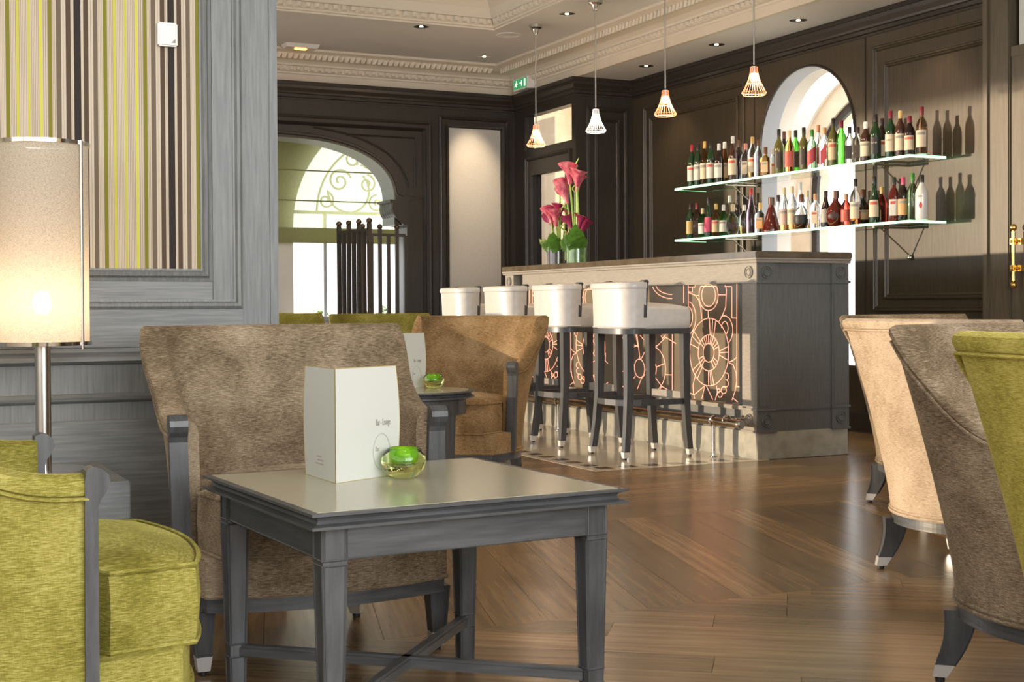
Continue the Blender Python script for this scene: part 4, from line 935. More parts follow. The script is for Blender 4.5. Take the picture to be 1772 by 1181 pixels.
# glowing line pattern in bronze glass panels, one panel per 1.05 m, mirrored in turn
LINES = [[[6.727,0.925],[6.729,0.939],[6.733,0.952],[6.74,0.965],[6.75,0.975],[6.762,0.983],[6.776,0.989],[6.82,0.99],[6.834,0.984],[6.846,0.976],[6.857,0.966],[6.864,0.954],[6.869,0.941],[6.871,0.927],[6.869,0.913],[6.865,0.899],[6.857,0.887],[6.847,0.877],[6.835,0.868],[6.821,0.863],[6.806,0.86],[6.791,0.86],[6.777,0.863],[6.763,0.868],[6.751,0.876],[6.741,0.887],[6.733,0.899],[6.729,0.912],[6.727,0.925]],[[6.699,0.925],[6.701,0.944],[6.707,0.962],[6.717,0.978],[6.88,0.981],[6.891,0.964],[6.898,0.946],[6.9,0.927],[6.898,0.908],[6.891,0.89],[6.881,0.873],[6.867,0.859],[6.849,0.847],[6.83,0.839],[6.809,0.836],[6.788,0.836],[6.768,0.84],[6.749,0.847],[6.732,0.858],[6.718,0.872],[6.708,0.889],[6.701,0.906],[6.699,0.925]],[[6.594,0.594],[6.598,0.635],[6.61,0.674],[6.631,0.71],[6.658,0.74],[6.691,0.764],[6.729,0.781],[6.771,0.789],[6.813,0.789],[6.855,0.78],[6.895,0.762],[6.931,0.737],[6.96,0.705],[6.983,0.667],[6.997,0.626],[7.002,0.583],[6.997,0.54],[6.984,0.499],[6.962,0.463],[6.933,0.432],[6.897,0.409],[6.858,0.394],[6.816,0.387],[6.773,0.389],[6.732,0.4],[6.693,0.419],[6.66,0.445],[6.632,0.477],[6.611,0.513],[6.598,0.553],[6.594,0.594]],[[6.69,0.588],[6.692,0.61],[6.699,0.631],[6.71,0.65],[6.725,0.666],[6.743,0.678],[6.764,0.687],[6.787,0.691],[6.81,0.691],[6.833,0.686],[6.854,0.676],[6.873,0.663],[6.889,0.646],[6.901,0.626],[6.908,0.604],[6.911,0.581],[6.909,0.559],[6.901,0.537],[6.89,0.518],[6.874,0.502],[6.855,0.489],[6.834,0.481],[6.811,0.477],[6.788,0.478],[6.765,0.484],[6.744,0.493],[6.726,0.507],[6.711,0.524],[6.699,0.544],[6.692,0.565],[6.69,0.588]],[[6.743,0.586],[6.744,0.597],[6.748,0.608],[6.754,0.618],[6.762,0.626],[6.771,0.633],[6.782,0.637],[6.794,0.64],[6.806,0.639],[6.818,0.637],[6.829,0.632],[6.839,0.625],[6.847,0.616],[6.853,0.606],[6.857,0.594],[6.858,0.583],[6.857,0.571],[6.853,0.56],[6.847,0.55],[6.839,0.542],[6.829,0.535],[6.818,0.531],[6.807,0.529],[6.795,0.53],[6.783,0.532],[6.772,0.537],[6.762,0.545],[6.754,0.553],[6.748,0.563],[6.744,0.575],[6.743,0.586]],[[7.067,0.991],[7.068,0.883]],[[7.017,0.991],[7.018,0.832]],[[7.197,0.688],[7.2,0.331]],[[6.511,0.99],[6.515,0.395]],[[6.56,0.975],[6.561,0.793]],[[6.561,0.793],[6.513,0.792]],[[6.515,0.398],[6.468,0.397]],[[6.632,0.975],[6.56,0.974]],[[6.625,0.984],[6.614,0.956],[6.623,0.857],[6.66,0.801],[6.696,0.768]],[[7.017,0.978],[6.942,0.977],[6.939,0.989]],[[7.017,0.949],[6.969,0.947],[6.969,0.973]],[[7.014,0.945],[6.94,0.927],[6.903,0.898],[6.881,0.849],[6.87,0.783]],[[6.932,0.925],[6.896,0.926]],[[6.702,0.928],[6.618,0.927]],[[6.803,0.835],[6.803,0.791]],[[7.385,0.99],[7.371,0.975],[7.347,0.961],[7.316,0.95],[7.279,0.942],[7.238,0.936],[7.196,0.934]],[[7.424,0.984],[7.406,0.964],[7.378,0.946],[7.34,0.93],[7.296,0.919],[7.247,0.911],[7.196,0.909]],[[6.622,0.697],[6.615,0.701],[6.61,0.706],[6.605,0.713],[6.602,0.72],[6.6,0.728],[6.6,0.737],[6.601,0.745],[6.604,0.752],[6.608,0.759],[6.614,0.765],[6.62,0.769],[6.627,0.771],[6.634,0.771],[6.641,0.77],[6.648,0.767],[6.654,0.762],[6.659,0.756],[6.663,0.749],[6.666,0.741],[6.666,0.733]],[[6.596,0.649],[6.581,0.66],[6.569,0.673],[6.56,0.689],[6.554,0.706],[6.552,0.723],[6.554,0.741],[6.56,0.757],[6.57,0.772],[6.582,0.785],[6.597,0.795],[6.615,0.802],[6.633,0.805],[6.652,0.804],[6.67,0.8]],[[6.723,0.779],[6.747,0.68]],[[6.757,0.788],[6.764,0.687]],[[6.792,0.79],[6.783,0.691]],[[6.6,0.546],[6.69,0.575]],[[6.594,0.594],[6.69,0.588]],[[6.597,0.628],[6.69,0.597]],[[6.956,0.71],[6.887,0.649]],[[6.976,0.68],[6.897,0.633]],[[6.995,0.633],[6.907,0.608]],[[6.97,0.475],[6.894,0.524]],[[6.948,0.447],[6.882,0.509]],[[6.921,0.424],[6.868,0.497]],[[6.801,0.387],[6.803,0.477]],[[6.773,0.389],[6.788,0.478]],[[6.745,0.395],[6.773,0.481]],[[6.697,0.624],[6.746,0.605]],[[6.708,0.645],[6.752,0.616]],[[6.726,0.666],[6.762,0.626]],[[6.748,0.68],[6.773,0.634]],[[6.773,0.689],[6.786,0.638]],[[6.8,0.692],[6.8,0.64]],[[6.827,0.688],[6.814,0.638]],[[6.852,0.678],[6.827,0.633]],[[6.875,0.663],[6.839,0.625]],[[6.893,0.642],[6.848,0.614]],[[6.906,0.544],[6.855,0.564]],[[6.893,0.521],[6.848,0.552]],[[6.876,0.502],[6.839,0.542]],[[6.746,0.493],[6.772,0.537]],[[6.723,0.511],[6.76,0.547]],[[6.706,0.534],[6.751,0.558]],[[7.041,0.352],[7.003,0.333],[6.955,0.326],[6.84,0.387]],[[6.84,0.387],[6.874,0.307]],[[6.823,0.384],[6.758,0.308]],[[6.94,0.448],[6.968,0.385],[6.964,0.335],[6.95,0.303]],[[6.72,0.393],[6.709,0.357],[6.733,0.307]],[[6.627,0.432],[6.623,0.431],[6.618,0.431],[6.613,0.432],[6.608,0.434],[6.604,0.437],[6.601,0.44],[6.598,0.444],[6.596,0.448],[6.596,0.453],[6.596,0.457],[6.598,0.461],[6.6,0.465],[6.604,0.468],[6.608,0.47],[6.613,0.472],[6.617,0.472],[6.622,0.472],[6.627,0.471]],[[6.634,0.391],[6.63,0.39],[6.625,0.389],[6.62,0.389],[6.615,0.391],[6.61,0.393],[6.606,0.396],[6.603,0.399],[6.601,0.403],[6.599,0.407],[6.599,0.412],[6.6,0.416],[6.601,0.42],[6.604,0.424],[6.608,0.427],[6.612,0.429],[6.616,0.43],[6.621,0.431],[6.626,0.43]],[[6.618,0.372],[6.619,0.376],[6.621,0.38],[6.623,0.383],[6.627,0.386],[6.631,0.388],[6.636,0.39],[6.642,0.39],[6.647,0.39],[6.653,0.389],[6.658,0.387],[6.662,0.384],[6.666,0.381],[6.669,0.377],[6.671,0.373],[6.671,0.369],[6.671,0.365],[6.669,0.361],[6.666,0.357],[6.662,0.354],[6.658,0.352],[6.653,0.351],[6.648,0.35],[6.642,0.351],[6.637,0.352],[6.632,0.354],[6.627,0.356],[6.623,0.36],[6.621,0.363],[6.619,0.368],[6.618,0.372]],[[6.66,0.345],[6.661,0.349],[6.662,0.353],[6.665,0.356],[6.668,0.358],[6.672,0.36],[6.676,0.361],[6.681,0.362],[6.686,0.362],[6.691,0.361],[6.696,0.359],[6.7,0.356],[6.703,0.353],[6.706,0.35],[6.707,0.347],[6.708,0.343],[6.707,0.339],[6.706,0.336],[6.703,0.333],[6.7,0.33],[6.696,0.328],[6.691,0.327],[6.686,0.326],[6.682,0.327],[6.677,0.328],[6.672,0.329],[6.668,0.332],[6.665,0.335],[6.662,0.338],[6.661,0.342],[6.66,0.345]],[[6.684,0.365],[6.684,0.367],[6.685,0.37],[6.686,0.372],[6.688,0.373],[6.691,0.374],[6.693,0.375],[6.696,0.376],[6.699,0.375],[6.702,0.375],[6.705,0.374],[6.707,0.372],[6.709,0.37],[6.711,0.368],[6.712,0.366],[6.712,0.364],[6.712,0.361],[6.711,0.359],[6.709,0.357],[6.707,0.355],[6.705,0.354],[6.702,0.353],[6.699,0.353],[6.696,0.353],[6.694,0.354],[6.691,0.355],[6.688,0.356],[6.687,0.358],[6.685,0.36],[6.684,0.363],[6.684,0.365]],[[6.593,0.532],[6.552,0.524],[6.521,0.478],[6.516,0.431],[6.53,0.375],[6.562,0.318]],[[6.593,0.537],[6.552,0.546],[6.514,0.568]],[[6.553,0.33],[6.506,0.309]],[[7.384,0.464],[7.385,0.476],[7.389,0.487],[7.396,0.498],[7.404,0.507],[7.415,0.514],[7.427,0.518],[7.44,0.52],[7.453,0.52],[7.466,0.517],[7.478,0.512],[7.488,0.504],[7.497,0.494],[7.504,0.483],[7.508,0.471],[7.51,0.459],[7.508,0.446],[7.504,0.435],[7.498,0.424],[7.489,0.415],[7.478,0.408],[7.466,0.404],[7.454,0.402],[7.44,0.402],[7.428,0.406],[7.416,0.411],[7.405,0.419],[7.396,0.428],[7.39,0.439],[7.386,0.451],[7.384,0.464]],[[7.36,0.339],[7.331,0.359],[7.307,0.383],[7.29,0.411],[7.279,0.441],[7.276,0.472],[7.281,0.503],[7.293,0.531],[7.312,0.557],[7.337,0.578],[7.367,0.594],[7.4,0.604],[7.436,0.608]],[[7.384,0.477],[7.286,0.504]],[[7.398,0.411],[7.322,0.358]],[[7.276,0.434],[7.191,0.435]],[[7.417,0.682],[7.454,0.519]],[[7.405,0.683],[7.429,0.601]],[[7.328,0.677],[7.312,0.66],[7.272,0.685]],[[7.28,0.669],[7.198,0.644],[7.154,0.631]],[[7.434,0.601],[7.368,0.614],[7.272,0.669]],[[7.509,0.568],[7.463,0.516]],[[7.515,0.426],[7.469,0.395],[7.42,0.327]],[[7.322,0.358],[7.362,0.32]],[[7.322,0.358],[7.266,0.344],[7.215,0.325]],[[7.5,0.646],[7.455,0.675]],[[6.981,0.706],[6.965,0.719],[6.952,0.735],[6.942,0.754],[6.937,0.774],[6.935,0.795],[6.937,0.816],[6.944,0.836],[6.954,0.854],[6.968,0.869],[6.984,0.881],[7.003,0.889]],[[7.004,0.735],[6.993,0.742],[6.984,0.752],[6.977,0.764],[6.973,0.777],[6.971,0.791],[6.971,0.805],[6.974,0.819],[6.979,0.831],[6.987,0.842],[6.997,0.851],[7.007,0.857]],[[7.019,0.716],[7.001,0.693],[6.953,0.717]],[[7.009,0.549],[7.005,0.495],[7.04,0.477]]]
PL = 1.052
for k in range(3):
    y0 = 6.466+PL*k; y1 = min(y0+PL-.004, 9.36)
    pn = MB().box((BX+.040, y0, .297), (BX+.055, y1, .990)).build('pattern_panel', 'panel_bronze', bar)
    b = MB()
    for s_ in LINES:
        if k < 2: b = MB()
        pts = []
        for y, z in s_:
            yy = y if k % 2 == 0 else (6.466*2+PL-y)
            yy += PL*k
            if yy > y1: break
            pts.append((BX+.0395, yy, z))
        if len(pts) > 1:
            b.tube(pts, .0024, 4, caps=False)
            if k < 2: b.build('glowing_line', 'neon', pn)
    if k == 2: b.build('glowing_line', 'neon', pn)['kind'] = 'stuff'
MB().box((BX+.02, BY+.14, .297), (BX+.07, BY+.196, .990)).build('panel_stile', 'bar_oak', bar)
MB().box((BX+.06, 6.4, .99), (BX+.07, 9.3, .992)).build('panel_backing', 'bar_oak', bar)
# foot rail
fr_ = thing('foot_rail', 'polished bronze foot rail along the foot of the bar', 'rail', (0, 0, 0))
MB().cyl((4.45, 6.28, .205), (4.45, 9.35, .205), .024, 20).build('rail', 'tube_bronze', fr_)
b = MB(); b.cyl((4.45, 6.262, .205), (4.45, 6.282, .205), .026, 20); b.cyl((4.45, 6.255, .205), (4.45, 6.262, .205), .018, 20); b.build('end_cap', 'steel', fr_)
for y in (6.53, 7.48, 8.43, 9.28):
    MB().cyl((4.45, y, 0), (4.45, y, .19), .0115, 16).build('post', 'chrome', fr_)
    b = MB(); b.lathe([(.024, 0), (.024, .004), (.013, .008), (.0115, .02)], 20, Matrix.Translation((4.45, y, 0))); b.tube([(4.45+.029*math.cos(a), y, .205+.029*math.sin(a)) for a in [2*PI*i/20 for i in range(20)]], .006, 6, closed=True); b.build('collar', 'chrome', fr_)
for y in (6.40, 7.9, 9.2):
    b = MB(); b.tube([(4.45+.028*math.cos(a)+.0, y, .215+.03*math.sin(a)) for a in [PI*(1.0-i/10) for i in range(11)]]+[(4.50, y, .225), (4.58, y, .225)], .006, 8); b.cyl((4.556, y, .225), (4.572, y, .225), .02, 16); b.build('bracket', 'chrome', fr_)
# ================================================================== BAR STOOLS
def stool_plan(n=32):
    pts = []
    # D shape: open front at +x, curved back at -x
    for i in range(n+1):
        t = PI/2+PI*i/n; c, s_ = math.cos(t), math.sin(t)
        pts.append((-.085+.140*abs(c)**.62*(-1), .222*abs(s_)**.62*(1 if s_ > 0 else -1)))
    return pts
SP = stool_plan()
def soff(pts, o):
    r = []
    for i, p in enumerate(pts):
        a = Vector(pts[max(i-1, 0)]); b = Vector(pts[min(i+1, len(pts)-1)]); t = (b-a).normalized(); r.append((p[0]+t.y*o, p[1]-t.x*o))
    return r
def make_stool(label, loc, group):
    t = thing('bar_stool', label, 'bar stool', loc, 0, group)
    # curved back shell
    rings = []
    for i in range(len(SP)):
        rr = []
        for o, z in [(0, .742), (.0, .80), (.003, .90), (.006, .962), (.014, .966), (.017, .982), (.012, .996), (-.005, 1.002), (-.030, 1.000), (-.042, .985), (-.043, .90), (-.043, .80), (-.043, .742)]:
            q = soff(SP, -o if False else o)[i] if False else None
            rr.append((o, z))
        rings.append(rr)
    offs = {}
    prof = rings[0]; vs = []
    for o, z in prof:
        pass
    cols = [soff(SP, o) for o, z in prof]
    k = len(prof)
    for i in range(len(SP)):
        for q in range(k): vs.append((cols[q][i][0], cols[q][i][1], prof[q][1]))
    fs = [(i*k+q, (i+1)*k+q, (i+1)*k+(q+1) % k, i*k+(q+1) % k) for i in range(len(SP)-1) for q in range(k)]+[tuple(range(k)), tuple((len(SP)-1)*k+q for q in range(k))[::-1]]
    MB().add(vs, fs, True).build('backrest', 'leather', t)
    for sy in (-1, 1):
        b = MB(); y0 = sy*.224
        b.prism([(-.100, .80), (-.080, .80), (-.071, .99), (-.065, 1.0), (-.071, 1.010), (-.085, 1.012), (-.097, 1.006)], min(y0, y0-sy*.05), max(y0, y0-sy*.05), (Vector((0, 0, 0)), Vector((1, 0, 0)), Z3, Vector((0, 1, 0))))
        b.build('back_end', 'stool_wood', t)
    ol = SP+[(.20, -.222), (.215, -.205), (.215, .205), (.20, .222)]
    ol_in = soff(SP, -.045)+[(.20, -.222), (.215, -.205), (.215, .205), (.20, .222)]
    slab(ol, .737, .862, .0, .012).build('seat_drum', 'leather', t) if False else None
    outl = [(-.08, .222)]+soff(SP, -.02)[3:-3]+[(-.08, -.222), (.20, -.222), (.222, -.200), (.222, .200), (.20, .222)]
    slab(outl, .737, .858, .030, .014).build('seat', 'leather', t)
    b = MB(); b.prism([(x*1.005, y*1.005) for x, y in SP]+[(.205, -.225), (.225, -.205), (.225, .205), (.205, .225)], .706, .737); b.build('seat_rail', 'stool_wood', t)
    b = MB()
    b.tube([(x, y, .745) for x, y in soff(SP, .002)], .004, 5); b.build('piping', 'leather', t)
    feet = [(-.205, -.19), (-.205, .19), (.225, -.19), (.225, .19)]
    tops = [(-.165, -.165), (-.165, .165), (.195, -.185), (.195, .185)]
    for (fx, fy), (tx, ty) in zip(feet, tops):
        lg = MB(); secs = []
        for z in (.715, .55, .36, .20, .045):
            u = (.715-z)/.715; e = max(0, (u-.35)/.65)**1.7
            x = tx+(fx-tx)*e; y = ty+(fy-ty)*e; h = .023-.006*u
            secs.append([(x-h, y-h, z), (x+h, y-h, z), (x+h, y+h, z), (x-h, y+h, z)])
        vs = [v for s_ in secs for v in s_]; fs = [(0, 1, 2, 3), (16, 19, 18, 17)]+[(i*4+q, i*4+4+q, i*4+4+(q+1) % 4, i*4+(q+1) % 4) for i in range(4) for q in range(4)]
        lg.add(vs, fs); lo = lg.build('leg', 'stool_wood', t)
        h = .0175; c = MB(); c.add([(fx-h, fy-h, .046), (fx+h, fy-h, .046), (fx+h, fy+h, .046), (fx-h, fy+h, .046), (fx-h*.8, fy-h*.8, .012), (fx+h*.8, fy-h*.8, .012), (fx+h*.8, fy+h*.8, .012), (fx-h*.8, fy+h*.8, .012)], [(0, 1, 2, 3), (7, 6, 5, 4), (0, 4, 5, 1), (1, 5, 6, 2), (2, 6, 7, 3), (3, 7, 4, 0)]); c.build('metal_cap', 'cap_metal', lo)
        MB().cyl((fx, fy, .013), (fx, fy, .001), .010, 10).build('glide', 'black', lo)
    # curved stretcher on three sides, straight foot board at the bar side
    pth = [(.205, .178), (-.10, .185), (-.165, .168), (-.205, .10), (-.215, 0), (-.205, -.10), (-.165, -.168), (-.10, -.185), (.205, -.178)]
    b = MB(); b.sweep(pth, [(-.011, .302), (-.011, .335), (.011, .335), (.011, .302), (-.011, .302)], False); b.build('stretcher', 'stool_wood', t)
    MB().box((.188, -.175, .325), (.214, .175, .372)).build('foot_board', 'bar_oak_lit', t)
    return t
SG = 'cream leather bar stools in front of the bar'
st = make_stool('cream leather bar stool nearest the viewer and the bar end', (4.115, 6.80, 0), SG)
for y, lb in ((7.56, 'cream leather bar stool, second from the near end of the bar'), (8.30, 'cream leather bar stool, third from the near end, legs hidden by the golden armchair'), (9.05, 'cream leather bar stool farthest from the viewer, in front of the far wall panel')):
    c = copy_tree(st); c.location = (4.115, y, 0); c['label'] = lb
# ================================================================== SHELVES + BOTTLES
for nm, z, lb in (('U', 1.783, 'upper glass wall shelf with glowing green edge, loaded with bottles'), ('L', 1.382, 'lower glass wall shelf with glowing green edge, loaded with bottles')):
    s_ = thing('glass_shelf', lb, 'shelf', (0, 0, 0), 0, 'lit glass bottle shelves')
    MB().box((5.856, 6.476, z-.014), (6.15, 9.104, z-.0005)).build('shelf_board', 'shelf_glass', s_)
    MB().box((5.849, 6.47, z-.015), (5.855, 9.11, z+.0005)).build('light_strip', 'led', s_)
    MB().box((5.856, 6.469, z-.015), (6.14, 6.475, z)).build('light_strip', 'led', s_)
    MB().box((5.856, 9.105, z-.015), (6.14, 9.109, z)).build('light_strip', 'led', s_)
    for y in (6.83, 8.45):
        b = MB(); b.cyl((5.88, y, z-.024), (RX, y, z-.024), .008, 10); b.cyl((5.93, y, z-.026), (RX-.005, y-.02, z-.21), .005, 8); b.sph((5.88, y, z-.024), .011, 8); b.sph((RX-.012, y-.02, z-.215), .018, 10)
        b.build('bracket', 'steel', s_)
MB_ = {'dg': ((.010, .035, .012), 0, .06), 'dk': ((.015, .007, .006), 0, .06), 'brn': ((.05, .018, .010), 0, .06), 'drk': ((.10, .010, .006), 0, .05), 'olv': ((.10, .09, .02), 0, .05),
       'amb': ((.80, .42, .14), 1, .03), 'clr': ((.93, .95, .95), 1, .02), 'clb': ((.70, .45, .30), 1, .03), 'clp': ((.70, .45, .60), 1, .03), 'grn': ((.15, .85, .08), 1, .03), 'lgr': ((.55, .92, .62), 1, .03), 'redg': ((.85, .12, .08), 1, .03), 'whb': ((.75, .72, .66), 0, .2)}
for k, (c, g, r) in MB_.items():
    M['bottle_'+k] = glass('bottle_'+k, c, r, 1.35) if g else plain('bottle_'+k, c, r, 0, **{'Specular IOR Level': .8})
CAPC = {'red': (.45, .02, .03), 'blk': (.02, .018, .016), 'gold': (.60, .40, .14), 'sil': (.6, .6, .6), 'wht': (.72, .70, .66), 'brn': (.12, .05, .025), 'redw': (.65, .25, .2), 'crm': (.62, .48, .30), 'org': (.62, .30, .14), 'grn': (.04, .22, .03), 'drd': (.18, .015, .03), 'dk': (.03, .015, .02), 'pink': (.55, .06, .15)}
for k, c in CAPC.items(): M['cap_'+k] = plain('cap_'+k, c, .35)
LABC = {'white': (.66, .62, .55), 'cream': (.68, .54, .38), 'tan': (.58, .42, .26), 'red': (.55, .10, .07), 'dark': (.05, .035, .025), 'blk': (.02, .018, .018), 'gold': (.50, .34, .12), 'pink': (.70, .08, .18), 'org': (.72, .36, .14), 'pinkl': (.70, .42, .36), 'sash': (.45, .05, .06), 'oval': (.05, .02, .02), 'sil': (.40, .38, .34), 'emb': (.55, .08, .05)}
for k, c in LABC.items(): M['lab_'+k] = plain('lab_'+k, c, .5)
FACE = math.atan2(-.60, -.80)       # labels look towards the room
def sq_r(a, p=5.0):   # radius factor of a rounded square
    c, s_ = abs(math.cos(a-FACE)), abs(math.sin(a-FACE)); return 1/((c**p+s_**p)**(1/p))
def body_prof(tp, H):
    if tp in ('std', 'malib', 'sq'): return [(0, 0), (.90, 0), (1, .012), (1, H*.56), (.98, H*.60), (.80, H*.68), (.45, H*.76), (.36, H*.80), (.34, H*.90)]
    if tp == 'wine': return [(0, 0), (.92, 0), (1, .012), (1.02, H*.35), (.92, H*.48), (.65, H*.62), (.42, H*.74), (.34, H*.82), (.34, H*.92)]
    if tp == 'sqs': return [(0, 0), (1.1, 0), (1.18, .012), (1.18, H*.55), (1.05, H*.64), (.5, H*.70), (.40, H*.74), (.40, H*.85)]
    if tp == 'ball': return [(0, 0), (.8, 0), (1.15, H*.08), (1.42, H*.22), (1.45, H*.34), (1.25, H*.50), (.8, H*.62), (.42, H*.70), (.38, H*.76), (.42, H*.86)]
    if tp == 'flask': return [(0, 0), (1.5, 0), (1.55, .012), (1.1, H*.36), (.6, H*.66), (.40, H*.76), (.38, H*.80), (.46, H*.86)]
    if tp == 'cone': return [(0, 0), (1.25, 0), (1.3, .012), (.85, H*.5), (.5, H*.72), (.40, H*.8), (.38, H*.9)]
WORD = {'dg': 'dark green', 'dk': 'near-black', 'brn': 'brown', 'drk': 'dark red', 'olv': 'olive', 'amb': 'amber', 'clr': 'clear', 'clb': 'clear brownish', 'clp': 'violet tinted', 'grn': 'green', 'lgr': 'pale green', 'redg': 'bright red', 'whb': 'opaque white'}
CW = {'red': 'red', 'blk': 'black', 'gold': 'gold', 'sil': 'silver', 'wht': 'white', 'brn': 'brown', 'redw': 'pale red', 'crm': 'cream', 'org': 'orange', 'grn': 'green', 'drd': 'dark red', 'dk': 'dark', 'pink': 'pink'}
LW = {'white': 'white label', 'cream': 'cream label', 'tan': 'tan label', 'red': 'red label', 'dark': 'dark label', 'blk': 'black label', 'gold': 'gold label', 'pink': 'pink label', 'org': 'orange label', 'pinkl': 'pale pink label', 'sash': 'red sash label', 'oval': 'oval emblem', 'sil': 'grey label', 'emb': 'small red emblem', 'none': 'no label'}
SHW = {'ball': 'round-bellied ', 'flask': 'conical ', 'wine': 'slim ', 'sqs': 'squat ', 'sq': 'square ', 'cone': 'tapering '}
def ordw(n): 
    return ['first', 'second', 'third', 'fourth', 'fifth', 'sixth', 'seventh', 'eighth', 'ninth', 'tenth', '11th', '12th', '13th', '14th', '15th', '16th', '17th', '18th', '19th', '20th', '21st', '22nd', '23rd', '24th', '25th', '26th', '27th', '28th', '29th', '30th', '31st', '32nd', '33rd'][n]
cnt = {'U': 0, 'L': 0}
TEXTS = {26: ('VAT 69', 'ornament'), 28: ('JAMESON', 'ink'), 63: ('MALIBU', 'ink')}
BOT = [["U",8.975,5.92,0.33,"std","dg","red","white"],["U",8.887,5.92,0.33,"std","dg","blk","white"],["U",8.799,5.92,0.338,"std","amb","gold","cream"],["U",8.714,5.92,0.329,"std","dg","blk","white"],["U",8.606,5.92,0.299,"std","dk","sil","white"],["U",8.531,5.92,0.317,"cone","amb","wht","tan"],["U",8.427,5.92,0.335,"std","brn","wht","cream"],["U",8.516,6.04,0.321,"std","dk","brn","none"],["U",8.267,5.92,0.263,"sq","clr","redw","cream"],["U",8.182,5.92,0.303,"std","clr","gold","cream"],["U",8.105,5.92,0.274,"std","clr","brn","none"],["U",8.023,5.92,0.211,"sqs","amb","brn","tan"],["U",8.102,6.04,0.213,"std","clr","sil","tan"],["U",7.867,5.92,0.321,"std","olv","blk","dark"],["U",7.966,6.04,0.322,"std","dk","brn","none"],["U",7.749,5.92,0.299,"std","amb","crm","red"],["U",7.678,5.92,0.306,"std","grn","blk","dark"],["U",7.589,5.92,0.3,"std","olv","blk","dark"],["U",7.501,5.92,0.274,"std","lgr","grn","sash"],["U",7.433,5.92,0.312,"sq","clr","org","red"],["U",7.367,5.92,0.273,"sq","clr","org","sash"],["U",7.277,5.92,0.324,"std","olv","blk","tan"],["U",7.194,5.92,0.298,"std","grn","drd","none"],["U",7.113,5.92,0.247,"sq","clr","blk","blk"],["U",7.033,5.92,0.237,"sq","clr","dk","dark"],["U",6.955,5.92,0.261,"std","brn","wht","cream"],["U",6.861,5.92,0.298,"std","dg","blk","blk"],["U",6.939,6.04,0.288,"std","dk","dk","white"],["U",6.721,5.92,0.302,"std","dg","drd","cream"],["U",6.632,5.92,0.29,"std","brn","gold","cream"],["U",6.549,5.92,0.247,"std","dk","drd","cream"],["U",6.443,5.92,0.29,"std","clb","drd","cream"],["L",8.994,5.92,0.279,"std","dg","dk","gold"],["L",8.905,5.92,0.273,"std","clb","drd","none"],["L",8.826,5.92,0.228,"std","grn","crm","white"],["L",8.747,5.92,0.306,"wine","dg","dk","pink"],["L",8.647,5.92,0.251,"std","amb","gold","tan"],["L",8.549,5.92,0.236,"std","grn","wht","white"],["L",8.638,6.04,0.315,"std","clr","wht","none"],["L",8.429,5.92,0.232,"ball","clr","crm","oval"],["L",8.533,6.04,0.325,"wine","dk","dk","none"],["L",8.284,5.92,0.217,"std","clr","wht","none"],["L",8.198,5.92,0.329,"wine","clp","red","none"],["L",8.087,5.92,0.22,"sqs","clr","gold","org"],["L",7.956,5.92,0.248,"flask","drk","brn","none"],["L",8.035,6.04,0.274,"std","clr","dk","none"],["L",7.809,5.92,0.306,"std","clr","crm","pinkl"],["L",7.718,5.92,0.307,"std","clr","crm","cream"],["L",7.783,6.04,0.345,"std","clr","sil","none"],["L",7.616,5.92,0.243,"ball","clr","brn","blk"],["L",7.706,6.04,0.282,"std","clr","crm","none"],["L",7.466,5.92,0.236,"sq","clr","org","cream"],["L",7.356,5.92,0.247,"wine","dk","dk","sil"],["L",7.254,5.92,0.243,"ball","drk","brn","oval"],["L",7.149,5.92,0.212,"std","redg","org","red"],["L",7.057,5.92,0.303,"std","clr","blk","cream"],["L",6.984,5.92,0.237,"ball","dk","brn","tan"],["L",6.873,5.92,0.302,"wine","dg","blk","cream"],["L",6.94,6.04,0.245,"std","redg","gold","none"],["L",6.84,5.92,0.181,"sqs","drk","red","tan"],["L",6.69,5.92,0.282,"sq","drk","blk","white"],["L",6.607,5.92,0.275,"std","dk","pink","org"],["L",6.524,5.92,0.293,"std","lgr","grn","none"],["L",6.444,5.92,0.275,"malib","whb","blk","emb"]]
PLACED = []
